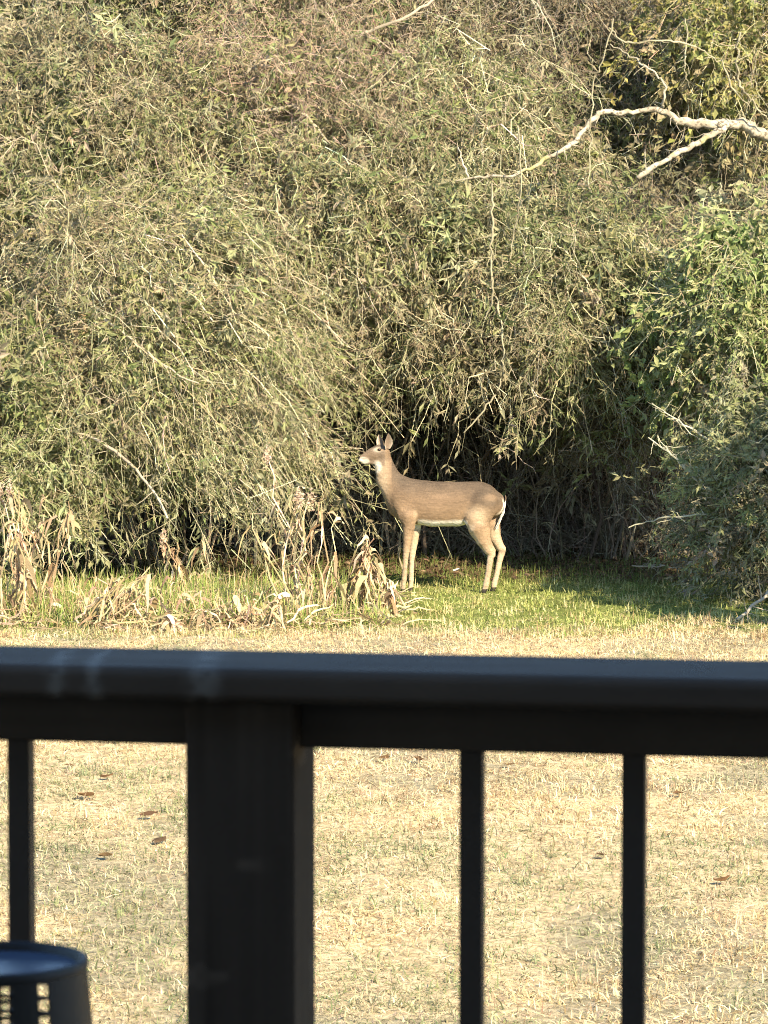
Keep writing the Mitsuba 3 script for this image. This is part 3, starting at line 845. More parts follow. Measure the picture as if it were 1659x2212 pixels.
# ---------------------------------------------------------------- branches, sticks and vines one can pick out
def limb(pts, radii, rng, sub=6, wob=0.012, forward=0.0):
    """A bent limb through (px, py, depth) points: smooth interpolation plus small kinks; returns points, radii."""
    from scipy.interpolate import PchipInterpolator
    P = np.array([at(p[0], p[1], p[2] - forward) for p in pts])
    s = np.concatenate([[0], np.cumsum(np.linalg.norm(np.diff(P, axis=0), axis=1))])
    q = np.linspace(0, s[-1], max(4, sub * (len(pts) - 1) + 1))
    Q = PchipInterpolator(s, P)(q)
    R = np.interp(q, s, radii)
    Q[1:-1] += rng.normal(size=(len(q) - 2, 3)) * wob
    kn = np.arange(0, len(q) + 3, 3)
    R = R * (1 + 0.13 * np.interp(np.arange(len(q)), kn, rng.normal(size=len(kn))))
    return Q, R


def limb_mesh(key, pts, radii, color, seed, sides=7, sub=6, wob=0.012, bsdf='bark_material', moss=None, side_twigs=0, forward=0.0):
    rng = np.random.default_rng(seed)
    Q, R = limb(pts, radii, rng, sub, wob, forward)
    b = Buf()
    wear = np.interp(np.arange(len(Q)), np.arange(0, len(Q) + 4, 4), rng.normal(size=len(np.arange(0, len(Q) + 4, 4))))
    C = np.tile(np.array(color, float), (len(Q), 1)) * (1 + 0.18 * wear[:, None] + 0.06 * rng.normal(size=(len(Q), 1)))
    if moss:
        i0, i1, mc = moss
        k = np.arange(len(Q)) / (len(Q) - 1)
        w = ((k > i0) & (k < i1)).astype(float)[:, None] * 0.7
        C = C * (1 - w) + np.array(mc) * w
    b.tubes(Q[None], R[None], C[None], sides)
    for _ in range(side_twigs):
        i = rng.integers(1, len(Q) - 1)
        L = rng.uniform(0.06, 0.25)
        d = unit(unit(Q[i + 1] - Q[i]) * 0.6 + rng.normal(size=3) * 0.8)
        W = wander(Q[i][None], (Q[i] + d * L)[None], 4, rng, 0, 0.05)
        b.tubes(W, np.array([[1, 0.8, 0.6, 0.35]]) * min(R[i] * 0.5, 0.006), C[i][None], 4)
    b.build(key, bsdf, smooth=True)


PALE = (0.42, 0.40, 0.34)
limb_mesh('fallen_branch__main_limb', [(1760, 315, 32.9), (1660, 296, 32.8), (1590, 268, 32.7), (1500, 268, 32.6), (1450, 252, 32.5), (1420, 236, 32.5), (1360, 244, 32.45), (1302, 244, 32.4), (1280, 262, 32.3), (1240, 306, 32.2), (1200, 330, 32.1), (1150, 362, 32.0), (1110, 380, 31.95), (1040, 384, 31.9), (985, 391, 31.9)],
          [0.05, 0.047, 0.045, 0.042, 0.040, 0.029, 0.023, 0.022, 0.023, 0.022, 0.020, 0.018, 0.016, 0.012, 0.006], PALE, 101, 10, 5, 0.008, bsdf='branch_material', moss=(0.29, 0.34, (0.36, 0.35, 0.20)), side_twigs=34, forward=0.15)
limb_mesh('fallen_branch__side_limb', [(1585, 268, 32.68), (1550, 282, 32.5), (1490, 318, 32.3), (1440, 345, 32.1), (1410, 362, 32.0), (1378, 386, 31.9)], [0.028, 0.028, 0.026, 0.025, 0.024, 0.019], PALE, 102, 10, 5, 0.008, bsdf='branch_material', side_twigs=10, forward=0.15)
limb_mesh('fallen_branch__twig', [(1428, 236, 32.48), (1434, 212, 32.4), (1436, 188, 32.4), (1425, 168, 32.4), (1400, 148, 32.4), (1370, 126, 32.5), (1318, 95, 32.6)], [0.018, 0.014, 0.010, 0.009, 0.009, 0.008, 0.006], (0.36, 0.33, 0.25), 103, 5, 4, 0.008, side_twigs=6)
limb_mesh('fallen_branch__twig_001', [(1012, 384, 31.9), (1004, 365, 31.85), (998, 345, 31.85), (990, 318, 31.9)], [0.010, 0.008, 0.006, 0.004], PALE, 104, 5, 3, 0.006)
tag('fallen_branch', 'thick white weathered fallen branch with a forked limb at upper right', 'branch')

STICK = (0.35, 0.31, 0.24)
for name, label, pts, radii in (
    ('dead_stick', 'thick pale stick slanting down through the brown shrub at centre right', [(1180, 594, 32.6), (1210, 604, 32.6), (1260, 634, 32.6), (1300, 664, 32.6), (1345, 708, 32.7), (1380, 726, 32.8)], [0.018, 0.022, 0.022, 0.02, 0.016, 0.012]),
    ('dead_stick', 'thin straight stick just above the thick slanting one', [(1172, 552, 32.8), (1210, 580, 32.8), (1270, 630, 32.8), (1320, 676, 32.8)], [0.008, 0.01, 0.01, 0.009]),
    ('dead_stick', 'pale cream stick lying level in the pinkish-brown shrub', [(465, 260, 33.3), (500, 252, 33.2), (560, 241, 33.2), (620, 232, 33.2), (644, 224, 33.2)], [0.010, 0.016, 0.017, 0.014, 0.011]),
    ('dead_stick', 'pale stick slanting down right from the level cream stick', [(630, 226, 33.2), (660, 250, 33.1), (690, 285, 33.1), (722, 318, 33.1)], [0.012, 0.013, 0.012, 0.006]),
    ('dead_stick', 'grey stick leaning through the top tangle towards the upper right', [(715, 100, 34.0), (780, 74, 34.0), (850, 48, 34.0), (915, 15, 34.1), (960, -20, 34.2)], [0.009, 0.012, 0.013, 0.012, 0.01]),
    ('dead_stick', 'long grey stick rising from the left edge past the top left tangle', [(8, 146, 33.8), (90, 128, 33.8), (150, 102, 33.8), (205, 72, 33.8), (260, 30, 33.9)], [0.010, 0.011, 0.011, 0.010, 0.008]),
    ('dead_stick', 'double tan stick leaning up right in the left of the tangle', [(90, 595, 32.6), (150, 545, 32.6), (205, 490, 32.7), (262, 424, 32.8), (320, 385, 32.9)], [0.009, 0.011, 0.011, 0.010, 0.006]),
    ('dead_stick', 'pale kinked stick level above the big arching mound', [(290, 468, 32.9), (360, 462, 32.8), (420, 466, 32.7), (450, 478, 32.7), (490, 500, 32.7)], [0.006, 0.008, 0.011, 0.014, 0.008]),
    ('dead_stick', 'slanting stick low on the left, upper one across the mound', [(225, 690, 30.9), (300, 745, 30.7), (360, 792, 30.6), (430, 828, 30.5)], [0.008, 0.010, 0.009, 0.006]),
    ('dead_stick', 'long curved tan branch sweeping down the mound towards the weeds', [(130, 925, 30.8), (220, 955, 30.6), (290, 1010, 30.4), (330, 1060, 30.3), (362, 1120, 30.2)], [0.009, 0.012, 0.014, 0.013, 0.008]),
    ('dead_stick', 'thin pale stick lying level in the hollow at right', [(1365, 1222, 30.9), (1430, 1224, 30.8), (1475, 1226, 30.7)], [0.006, 0.007, 0.007]),
    ('dead_stick', 'pale stick on the grass at the lower right corner of the bank', [(1592, 1338, 28.3), (1625, 1312, 28.5), (1659, 1282, 28.8), (1690, 1255, 29.2)], [0.010, 0.011, 0.011, 0.01]),
):
    limb_mesh(numbered(name), pts, np.array(radii) * 1.15, STICK, sum(map(ord, label)), 6, 4, 0.006, side_twigs=10, forward=0.45 if pts[0][1] < 1000 and pts[0][2] > 31.5 else 0.0)
    k = name if USED[name] == 1 else f'{name}_{USED[name] - 1:03d}'
    tag(k, label, 'stick')

VINE = (0.29, 0.27, 0.19)
for label, pts, r in (
    ('longest pale hanging vine high at the left', [(175, 140, 33.2), (194, 165, 33.1), (196, 220, 33.1), (190, 290, 33.0), (178, 370, 32.9), (152, 430, 32.8), (132, 490, 32.6)], 0.0075),
    ('straight pale vine left of the longest hanging one', [(88, 310, 33.3), (82, 380, 33.2), (76, 460, 33.0), (70, 500, 32.9)], 0.006),
    ('short pale vine between the left vine and the cream stick', [(365, 190, 33.4), (368, 230, 33.4), (366, 285, 33.3)], 0.006),
    ('thin vine hanging from the yellow leaves across the white branch', [(1325, 40, 32.3), (1318, 70, 32.3), (1300, 130, 32.2), (1280, 210, 32.1), (1276, 300, 32.0), (1272, 400, 32.0)], 0.006),
    ('pale vine hanging straight below the tip of the white branch', [(1062, 395, 32.2), (1064, 470, 32.2), (1060, 560, 32.2), (1066, 640, 32.2), (1048, 690, 32.2)], 0.008),
    ('second vine below the white branch, nearer the deer hollow', [(1118, 270, 32.1), (1124, 380, 32.1), (1115, 470, 32.1), (1102, 560, 32.1)], 0.0055),
    ('long vine curving down left over the overhang behind the deer', [(1070, 640, 32.3), (1082, 700, 32.2), (1090, 780, 32.1), (1070, 850, 32.0), (1030, 905, 31.9), (1002, 935, 31.9)], 0.0075),
    ('drooping vine at the right below the white branch', [(1555, 395, 32.7), (1553, 430, 32.7), (1540, 470, 32.7), (1538, 520, 32.7)], 0.006),
    ('kinked pale vine at the top right beside the yellow leaves', [(1480, 40, 33.0), (1484, 80, 33.0), (1480, 130, 33.0), (1490, 190, 33.0)], 0.006),
    ('looping vine at the top right above the white branch', [(1315, 60, 32.8), (1360, 92, 32.8), (1430, 88, 32.8), (1500, 100, 32.9), (1560, 140, 33.0), (1590, 200, 33.0), (1620, 230, 33.1)], 0.007),
    ('curving vine at the right edge above the white branch', [(1600, 70, 32.8), (1592, 130, 32.8), (1600, 180, 32.8), (1630, 225, 32.9), (1665, 262, 33.0)], 0.008),
    ('pale vine hanging above the big mound near the deer\'s head', [(655, 600, 32.4), (668, 650, 32.3), (676, 700, 32.3), (684, 745, 32.2)], 0.006),
    ('pale vine at the left edge beside the upright shrub', [(30, 640, 31.6), (24, 700, 31.5), (10, 790, 31.4), (4, 850, 31.3)], 0.006),
    ('second pale vine at the left beside the broken trunk', [(85, 690, 31.7), (92, 750, 31.6), (88, 830, 31.5), (86, 900, 31.4)], 0.006),
):
    key = numbered('hanging_vine')
    limb_mesh(key, pts, [r * 1.15] * (len(pts) - 1) + [r * 0.7], VINE, sum(map(ord, label)), 5, 6, 0.008, side_twigs=12, forward=0.55)
    tag(key, label, 'vine', 'pale vines hanging in the thicket')
for label, pts in (
    ('spiky twig branch reaching left, highest of those on the feathery shrub', [(1600, 1010, 30.3), (1530, 950, 30.2), (1470, 910, 30.2), (1408, 872, 30.2)]),
    ('spiky twig branch reaching left, second highest on the feathery shrub', [(1570, 1100, 30.2), (1500, 1035, 30.1), (1450, 980, 30.1), (1400, 945, 30.1)]),
    ('pale twig branch reaching level out of the feathery shrub into the hollow', [(1600, 1105, 30.1), (1500, 1112, 30.0), (1430, 1120, 30.0), (1358, 1140, 30.0)]),
):
    key = numbered('spiky_branch')
    limb_mesh(key, pts, [0.011, 0.010, 0.008, 0.005], (0.46, 0.45, 0.34), sum(map(ord, label)), 5, 6, 0.008, side_twigs=26)
    tag(key, label, 'branch')


# trunks
def trunk(name, label, pts, radii, color, seed, category='tree'):
    key = numbered(name)
    limb_mesh(key, pts, radii, color, seed, 12, 5, 0.012, side_twigs=4)
    tag(key, label, category)


trunk('broken_trunk', 'pale tan broken trunk standing in the left of the thicket', [(165, 1000, 31.3), (168, 850, 31.25), (172, 760, 31.2), (175, 715, 31.15), (178, 682, 31.1)], [0.095, 0.09, 0.085, 0.08, 0.04], (0.42, 0.32, 0.20), 301)
trunk('shadow_gap_trunk', 'dark leaning trunk added for the shadow gap right of the drooping vine', [(1545, 1000, 34.6), (1535, 700, 34.4), (1528, 520, 34.3), (1515, 420, 34.2), (1490, 250, 34.2)], [0.13, 0.12, 0.11, 0.10, 0.08], (0.10, 0.085, 0.065), 302)  # dark trunk added to stand in for a shadow gap
trunk('shadow_gap_trunk', 'dark upright trunk added for the shadow gap above the white branch', [(1280, 900, 36.2), (1272, 500, 36.1), (1262, 200, 36.0), (1255, 60, 36.0), (1250, -60, 36.0)], [0.17, 0.16, 0.15, 0.14, 0.13], (0.085, 0.075, 0.06), 303)  # another dark trunk standing in for shadow between the shrubs


# ---------------------------------------------------------------- dry weeds in front of the thicket
DRY = [(3, (0.48, 0.385, 0.25)), (2, (0.36, 0.275, 0.17)), (1.2, (0.64, 0.54, 0.38)), (1.5, (0.29, 0.215, 0.14)), (1, (0.44, 0.42, 0.24))]


def dry_weed(seed, px, py, depth, height, spread, stalks, leaves, lean=(0, 0), label=None, leaf_len=(0.14, 0.34), leaf_w=(0.012, 0.030), heads=0, tent=False, name='dry_weed', flop=0.0):
    rng = np.random.default_rng(seed)
    key = numbered(name)
    c = at(px, py, depth)
    c[2] = gz(c[0], c[1])
    n = stalks
    P0 = c + np.stack([rng.normal(size=n) * spread * 0.35, rng.normal(size=n) * spread * 0.3, np.full(n, -0.02)], 1)
    P0[:, 2] = gz(P0[:, 0], P0[:, 1]) - 0.02
    Hs = height * rng.uniform(0.65, 1.0, n)
    if tent:
        P1 = c + np.stack([rng.normal(size=n) * 0.02, rng.normal(size=n) * 0.03, Hs], 1)
    else:
        P1 = P0 + np.stack([lean[0] * Hs + rng.normal(size=n) * spread * 0.4, lean[1] * Hs + rng.normal(size=n) * spread * 0.25, Hs], 1)
    P = wander(P0, P1, 8, rng, rng.normal(size=n) * 0.06, 0.03)
    RS, CS = (0.005 + 0.005 * rng.random(n))[:, None] * np.linspace(1.2, 0.6, 8), pick(rng, DRY, n, 0.12)
    for q in range(n):
        b = Buf()
        b.tubes(P[q:q + 1], RS[q:q + 1], CS[q:q + 1], 5)
        b.build(numbered(key + '__stalk'), 'twig_material')
    # curled hanging dead leaves
    m = int(leaves * 1.6)
    w = rng.integers(0, n, m)
    t = rng.uniform(0.1, 1.0, m)
    i = np.minimum((t * 7).astype(int), 6)
    fr = (t * 7 - i)[:, None]
    q = P[w, i] * (1 - fr) + P[w, i + 1] * fr
    out = unit(rng.normal(size=(m, 3)) * [1, 0.8, 0.35])
    L = rng.uniform(leaf_len[0], leaf_len[1], m)
    K = 7
    s = np.linspace(0, 1, K)
    up = rng.uniform(-0.2, 0.7, m) - flop
    LP = q[:, None] + out[:, None] * (L[:, None] * s * 0.55)[..., None]
    LP[:, :, 2] += L[:, None] * (up[:, None] * s - (0.7 + up[:, None]) * s ** 2)
    LP[:, 1:] += np.cumsum(rng.normal(size=(m, K - 1, 3)) * 0.007, axis=1)
    LP[:, :, 2] = np.maximum(LP[:, :, 2], gz(LP[:, :, 0], LP[:, :, 1]) + 0.012)
    W = (rng.uniform(0.3, 1.9, m) * rng.uniform(leaf_w[0], leaf_w[1], m))[:, None] * np.array([0.5, 0.9, 1.0, 0.95, 0.8, 0.5, 0.0])
    side = unit(np.cross(out, rng.normal(size=(m, 3)) * 0.6 + [0, 0, 1]))
    lb = Buf()
    lb.ribbons(LP, W, side, pick(rng, DRY, m, 0.15))
    lb.build(key + '__dry_leaves', 'grass_material')
    if heads:
        for q in np.argsort(-P1[:, 2])[:heads]:
            hb = Buf()
            k = 110
            hp = P1[q] + rng.normal(size=(k, 3)) * [0.013, 0.013, 0.04]
            Ls = rng.uniform(0.015, 0.035, k)
            hb.leaves(hp, rng.normal(size=(k, 3)) + [0, 0, 0.6], rng.normal(size=(k, 3)), Ls, Ls * 0.5, pick(rng, [(2, (0.60, 0.48, 0.37)), (1, (0.45, 0.34, 0.26))], k))
            hb.build(numbered(key + '__seed_head'), 'grass_material')
    tag(key, label, 'dry weed', 'dry weeds before the thicket')
    return key


dry_weed(401, 25, 1350, 28.6, 1.10, 0.42, 13, 95, label='tallest tan dry weed clump at the left edge', leaf_w=(0.015, 0.04))
dry_weed(402, 70, 1300, 29.4, 1.0, 0.35, 10, 50, label='thin dry weed stalks right behind the tallest clump at the left edge', heads=2)
dry_weed(403, 150, 1350, 28.6, 0.38, 0.5, 8, 40, lean=(0.1, 0), label='low straw-coloured weed clump between the tall clump and the leaning bundle')
dry_weed(404, 190, 1362, 28.2, 0.50, 0.22, 16, 60, lean=(0.85, 0.05), label='dry stalk bundle leaning far over to the right', leaf_w=(0.01, 0.022))
dry_weed(405, 228, 1362, 28.3, 0.42, 0.15, 6, 26, label='short upright dry stalk beside the leaning bundle')
dry_weed(406, 408, 1262, 30.2, 0.55, 0.16, 5, 34, lean=(-0.2, 0), label='dry stalk with hanging crumpled leaves under the mound', leaf_len=(0.12, 0.28), leaf_w=(0.02, 0.045), heads=1)
dry_weed(407, 330, 1340, 28.8, 0.32, 0.5, 7, 26, label='pale broken weed stems right of the leaning bundle')
dry_weed(408, 508, 1372, 28.0, 0.26, 0.45, 12, 130, label='collapsed reddish-tan weed spread flat like a fan', leaf_len=(0.15, 0.36), leaf_w=(0.014, 0.032), flop=0.25)
dry_weed(409, 590, 1352, 28.4, 0.30, 0.5, 9, 50, lean=(-0.35, 0), label='fallen pale stalks right of the collapsed fan', flop=0.2)
dry_weed(410, 668, 1340, 28.8, 1.0, 0.28, 12, 66, lean=(-0.06, 0), label='tall dry weed with seed heads left of the deer', heads=3, leaf_w=(0.012, 0.03))
dry_weed(411, 640, 1345, 28.8, 1.32, 0.06, 1, 5, lean=(-0.16, 0), label='single tallest dry stalk topped by a pale tuft left of the deer', heads=1)
dry_weed(412, 720, 1330, 29.0, 0.42, 0.3, 7, 28, label='dry weed clump between the seed-head weed and the tent-shaped one')
dry_weed(413, 796, 1318, 29.3, 0.60, 0.42, 18, 60, tent=True, label='tent-shaped tan weed clump next to the deer\'s forelegs', leaf_len=(0.16, 0.32), leaf_w=(0.02, 0.042))
dry_weed(414, 828, 1330, 29.0, 0.36, 0.10, 6, 26, label='short pale weed beside the tent-shaped clump, nearest the deer', leaf_w=(0.02, 0.04))
dry_weed(415, 867, 1270, 31.05, 0.55, 0.05, 2, 2, label='two thin straw stalks just before the deer\'s forelegs')
dry_weed(416, 450, 1345, 28.6, 0.28, 0.45, 7, 24, label='straw weed stems left of the collapsed fan')


# ---------------------------------------------------------------- grass
def blades(b, rng, x, y, hgt, lean, wid, col, K=4):
    n = len(x)
    z = gz(x, y) - 0.005
    P0 = np.stack([x, y, z], 1)
    az = rng.uniform(0, 2 * np.pi, n)
    dirh = np.stack([np.cos(az), np.sin(az), 0 * az], 1)
    s = np.linspace(0, 1, K)
    th = np.clip(lean, 0, 1.45)
    P = P0[:, None] + np.array([0, 0, 1.0]) * (hgt * np.cos(th))[:, None, None] * (s - 0.35 * s ** 2 * (lean > 0.5)[:, None])[..., None] + dirh[:, None] * (hgt * np.sin(th))[:, None, None] * (s ** 1.6)[None, :, None]
    w = wid[:, None] * np.array([1.0, 0.9, 0.6, 0.0]) if K == 4 else wid[:, None] * np.array([1.0, 0.7, 0.0])
    side = unit(np.stack([-np.sin(az), np.cos(az), 0.25 * rng.normal(size=n)], 1) + 0.3 * rng.normal(size=(n, 3)))
    b.ribbons(P, w, side, col)


LAWN_DRY = [(4, (0.60, 0.50, 0.31)), (3, (0.68, 0.585, 0.385)), (2, (0.50, 0.40, 0.235)), (2.6, (0.27, 0.205, 0.12))]
LAWN_GREY = [(3, (0.40, 0.355, 0.24)), (2, (0.25, 0.27, 0.155)), (2, (0.18, 0.215, 0.11)), (1.5, (0.54, 0.47, 0.32))]
LAWN_GREEN = [(4, (0.26, 0.29, 0.10)), (3, (0.38, 0.39, 0.16)), (2, (0.16, 0.205, 0.06)), (1.5, (0.56, 0.52, 0.27))]


def clumps(rng, x, y, per, spread, h0, h1, lean_mu, lean_sd, w0, w1, colf):
    """Grass as tufts: each tuft shares a colour, a height and a lean."""
    n = len(x)
    w = np.repeat(np.arange(n), per)
    m = len(w)
    X = x[w] + spread * rng.normal(size=m)
    Y = y[w] + spread * rng.normal(size=m)
    H = (rng.uniform(h0, h1, n) * rng.uniform(0.6, 1.5, n))[w] * rng.uniform(0.5, 1.25, m)
    lean = np.abs(lean_mu + 0.25 * rng.normal(size=n)[w] + lean_sd * rng.normal(size=m))
    col = colf(n)[w] * (1 + 0.16 * rng.normal(size=(m, 1)))
    return X, Y, H, lean, rng.uniform(w0, w1, m), col


def lawn():
    rng = np.random.default_rng(900)
    b = Buf()
    n = 40000
    # only what the picture's cone and some steps to the side can see
    y = 12.0 + 16.2 * rng.random(n) ** 0.9
    x = rng.uniform(-1, 1, n) * (0.115 * y + 0.9)
    patch = 0.5 + 1.35 * (meshkit.fbm(np.stack([x * 1.1, y * 0.7, 0 * x], 1), 3, 31) - 0.5) + 0.35 * (meshkit.fbm(np.stack([x * 4, y * 4, 0 * x], 1), 2, 33) - 0.5)
    g = patch + 0.034 * np.clip(19.5 - y, -4, 9) + 0.04 * rng.normal(size=n) > 0.525
    colf = lambda k: np.where(g[:, None], pick(rng, LAWN_GREY, k, 0.16), pick(rng, LAWN_DRY, k, 0.14))
    X, Y, H, lean, W, col = clumps(rng, x, y, 12, 0.045, 0.025, 0.075, 1.22, 0.35, 0.0035, 0.009, colf)
    blades(b, rng, X, Y, H, lean, W, col, 3)
    b.build('lawn_grass', 'grass_material')
    tag('lawn_grass', 'dry straw-coloured lawn grass seen through the balusters', 'grass', kind='stuff')
    # green strip
    b = Buf()
    n = 6500
    x = rng.uniform(-4.6, 4.8, n)
    y = 27.3 + 4.6 * rng.random(n)
    edge = 28.1 + 3.2 * (meshkit.fbm(np.stack([x * 0.8, y * 0.8, 0 * x], 1), 3, 41) - 0.5) + 0.35 * rng.normal(size=n)
    g = y > edge
    colf = lambda k: np.where(g[:, None], pick(rng, LAWN_GREEN, k, 0.16), pick(rng, LAWN_DRY, k, 0.14))
    X, Y, H, lean, W, col = clumps(rng, x, y, 14, 0.05, 0.03, 0.075, 0.8, 0.4, 0.005, 0.011, colf)
    blades(b, rng, X, Y, H, lean, W, col, 3)
    b.build('green_grass', 'grass_material')
    tag('green_grass', 'short green grass strip along the foot of the thicket', 'grass', kind='stuff')
    # shaded grass and dead leaves under the overhang
    b = Buf()
    n = 26000
    x = rng.uniform(-4.6, 4.8, n)
    y = 31.6 + 4.0 * rng.random(n) ** 1.5
    h = 0.04 + 0.10 * rng.random(n)
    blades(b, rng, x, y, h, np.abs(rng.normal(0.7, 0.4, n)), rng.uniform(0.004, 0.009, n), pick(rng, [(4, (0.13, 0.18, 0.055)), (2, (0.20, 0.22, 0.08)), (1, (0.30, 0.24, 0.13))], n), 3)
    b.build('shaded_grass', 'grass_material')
    tag('shaded_grass', 'thin grass in the shade under the overhanging shrubs', 'grass', kind='stuff')
    b = Buf()
    n = 9000
    x = rng.uniform(-4.6, 4.8, n)
    y = 31.8 + 4.6 * rng.random(n)
    B = np.stack([x, y, gz(x, y) + 0.008 + 0.03 * rng.random(n)], 1)
    Ls = rng.uniform(0.04, 0.09, n)
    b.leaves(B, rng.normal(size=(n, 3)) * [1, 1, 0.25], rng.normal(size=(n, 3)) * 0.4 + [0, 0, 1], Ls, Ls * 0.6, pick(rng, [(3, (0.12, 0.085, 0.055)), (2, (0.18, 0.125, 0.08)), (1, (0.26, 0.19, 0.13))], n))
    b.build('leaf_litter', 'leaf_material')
    tag('leaf_litter', 'dark fallen leaves on the ground in the hollow', 'leaf litter', kind='stuff')
    # tall green and straw grass among the weeds at left
    b = Buf()
    n = 26000
    x = rng.uniform(-4.4, 0.0, n)
    y = 28.2 + 2.6 * rng.random(n)
    den = meshkit.fbm(np.stack([x * 1.6, y * 1.6, 0 * x], 1), 2, 51)
    ok = den + 0.15 * rng.random(n) > 0.45
    x, y, den = x[ok], y[ok], den[ok]
    n = len(x)
    h = rng.uniform(0.06, 0.30, n)
    mixp = [(5, (0.22, 0.29, 0.085)), (3, (0.33, 0.39, 0.13)), (2, (0.56, 0.46, 0.28)), (2, (0.44, 0.35, 0.20)), (1, (0.13, 0.19, 0.06))]
    blades(b, rng, x, y, h, np.abs(rng.normal(0.65, 0.35, n)), rng.uniform(0.006, 0.013, n), pick(rng, mixp, n), 4)
    b.build('tall_grass', 'grass_material')
    # collapsed dry strips lying criss-cross at the feet of the weeds
    tb = Buf()
    n = 2300
    x, y = rng.uniform(-4.4, 0.15, n), 27.8 + 2.3 * rng.random(n) + 0.3 * rng.normal(size=n)
    ok = meshkit.fbm(np.stack([x * 1.7, y * 1.7, 0 * x], 1), 2, 61) + 0.2 * rng.random(n) > 0.52
    x, y = x[ok], y[ok]
    n, K = len(x), 6
    az, L = rng.uniform(0, 2 * np.pi, n), rng.uniform(0.10, 0.38, n)
    P0 = np.stack([x, y, gz(x, y) + 0.015 + 0.05 * rng.random(n)], 1)
    P1 = P0 + np.stack([np.cos(az) * L, np.sin(az) * L * 0.6, rng.normal(size=n) * 0.05 + 0.03], 1)
    TP = wander(P0, P1, K, rng, sag=rng.uniform(-0.02, 0.14, n), wob=0.035)
    TP[:, :, 2] = np.maximum(TP[:, :, 2], gz(TP[:, :, 0], TP[:, :, 1]) + 0.01)
    side = unit(rng.normal(size=(n, 3)) * 0.6 + np.stack([-np.sin(az), np.cos(az), 0.5 + 0 * az], 1))
    tb.ribbons(TP, rng.uniform(0.005, 0.022, n)[:, None] * np.array([0.6, 0.9, 1.0, 0.9, 0.6, 0.0]), side, pick(rng, DRY, n, 0.16))
    tb.build('collapsed_grass', 'grass_material')
    tag('collapsed_grass', 'collapsed dry leaf strips lying criss-cross at the feet of the weeds', 'grass', kind='stuff')
    tag('tall_grass', 'tall mixed green and straw grass among the dry weeds', 'grass', kind='stuff')


lawn()


# ---------------------------------------------------------------- small things on the ground
def curled_leaf(key, p, L, W, color, rng, tilt=0.3):
    """One fallen leaf: a small lobed, curled sheet with thickness."""
    K, S = 9, 7
    t, s = np.linspace(0, 1, K), np.linspace(-1, 1, S)
    prof = np.interp(t, [0, 0.15, 0.35, 0.55, 0.75, 1], [0.12, 0.65, 0.85, 1.0, 0.55, 0.02]) * (1 + 0.12 * rng.normal(size=K))
    az = rng.uniform(0, 2 * np.pi)
    d = np.array([math.cos(az), math.sin(az), 0])
    sd = np.array([-math.sin(az), math.cos(az), 0])
    a, bb = rng.uniform(-0.1, 0.4), rng.uniform(-0.25, 0.35)
    roll, pitch = rng.uniform(-0.25, 0.25), rng.uniform(-0.05, 0.35)
    V = np.array([p + d * (tt - 0.5) * L + sd * ss * pr * W * 0.5 + np.array([0, 0, 1.0]) * (L * tilt * (tt - 0.5) ** 2 * 2 * a + W * bb * ss * ss * 0.5 + 0.012 + roll * ss * pr * W * 0.5 + pitch * tt * L * 0.5) for tt, pr in zip(t, prof) for ss in s])
    V = np.vstack([V, V - [0, 0, 0.0015]])
    f = []
    for q in range(2):
        for i in range(K - 1):
            for j in range(S - 1):
                o = q * K * S
                c = [o + i * S + j, o + i * S + j + 1, o + (i + 1) * S + j + 1, o + (i + 1) * S + j]
                c = c if q else c[::-1]
                f += [[c[0], c[1], c[2]], [c[0], c[2], c[3]]]
    b = Buf()
    b.add(V, f, np.array(color) * (1 + 0.12 * rng.normal(size=(len(V), 1))))
    b.build(key, 'grass_material', smooth=True)


def on_ground(px, py):
    dep = 3.0 * F_PX / (py - HORIZON)
    p = at(px, py, dep)
    p[2] = gz(p[0], p[1]) + 0.02
    return p


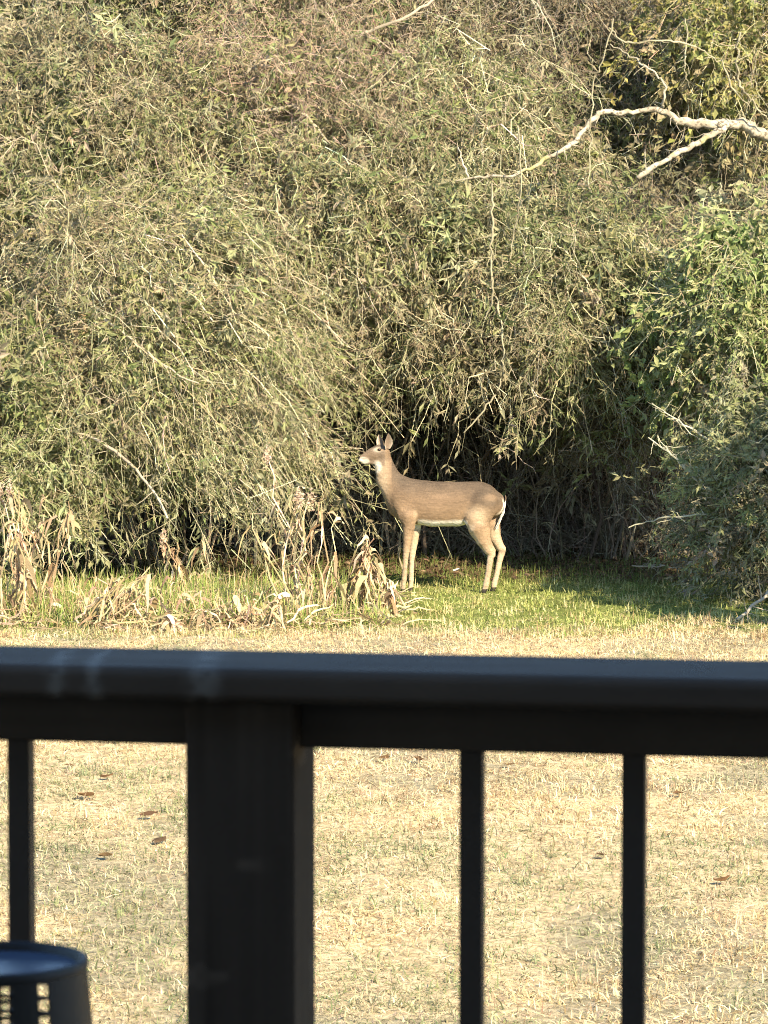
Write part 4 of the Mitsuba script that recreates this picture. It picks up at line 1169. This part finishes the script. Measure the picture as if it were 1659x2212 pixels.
rng = np.random.default_rng(61)
LEAF_DONE = []
LEAF_LABELS = ['largest brown fallen leaf on the lawn left of the thick post', 'brown curled leaf just above the largest one left of the post', 'brown leaf closest under the rail left of the thick post',
               'brown leaf midway between the largest leaf and the thick post', 'dark grey-brown leaf nearest the left side of the thick post', 'small brown leaf lowest of those left of the thick post',
               'brown leaf right under the rail between the post and the middle baluster', 'second brown leaf under the rail, nearer the middle baluster', 'brown leaf under the rail just right of the middle baluster',
               'brown leaf lowest on the lawn right of the right baluster', 'brown leaf upper of the two right of the right baluster', 'brown leaf on the lawn just left of the right baluster']
for px, py, L, col in ((186, 1732, 0.09, (0.20, 0.12, 0.06)), (231, 1690, 0.07, (0.22, 0.13, 0.07)), (150, 1664, 0.06, (0.25, 0.16, 0.09)), (322, 1782, 0.08, (0.21, 0.13, 0.08)), (345, 1838, 0.08, (0.17, 0.12, 0.08)), (228, 1868, 0.06, (0.22, 0.15, 0.08)),
                       (830, 1652, 0.07, (0.24, 0.15, 0.08)), (905, 1658, 0.06, (0.20, 0.13, 0.08)), (1100, 1668, 0.06, (0.25, 0.16, 0.08)), (1558, 1925, 0.07, (0.24, 0.14, 0.07)), (1465, 1730, 0.06, (0.25, 0.15, 0.08)), (1300, 1865, 0.06, (0.20, 0.14, 0.09))):
    k = numbered('fallen_leaf')
    curled_leaf(k, on_ground(px, py) - [0, 0, 0.008], L * 1.15, L * 0.95, np.array(col) * 0.6, rng, 0.8)
    tag(k, LEAF_LABELS[len(LEAF_DONE)], 'leaf', 'brown leaves fallen on the dry lawn')
    LEAF_DONE.append(k)
curled_leaf('yellow_leaf', on_ground(296, 1334) + [0, 0, 0.05], 0.13, 0.09, (0.55, 0.60, 0.13), rng, 0.2)
tag('yellow_leaf', 'pale yellow-green leaf lying among the weeds at left', 'leaf')
for k, (px, py, L) in enumerate(((572, 1372, 0.14), (530, 1380, 0.11), (610, 1376, 0.10))):
    key = numbered('pale_leaf')
    curled_leaf(key, on_ground(px, py) + [0, 0, 0.03], L, L * 0.5, (0.70, 0.58, 0.40), rng, 0.2)
    tag(key, ('largest pale buff dead leaf right of the collapsed fan weed', 'pale buff dead leaf lying nearest below the collapsed fan weed', 'rightmost pale buff dead leaf by the collapsed fan weed')[k], 'leaf')
p = at(986, 1229, 32.5)
p[2] = gz(p[0], p[1]) + 0.02
curled_leaf('white_scrap', p, 0.085, 0.07, (0.85, 0.85, 0.87), rng, 0.6)
tag('white_scrap', 'small white scrap on the shaded ground under the deer\'s belly', 'scrap')
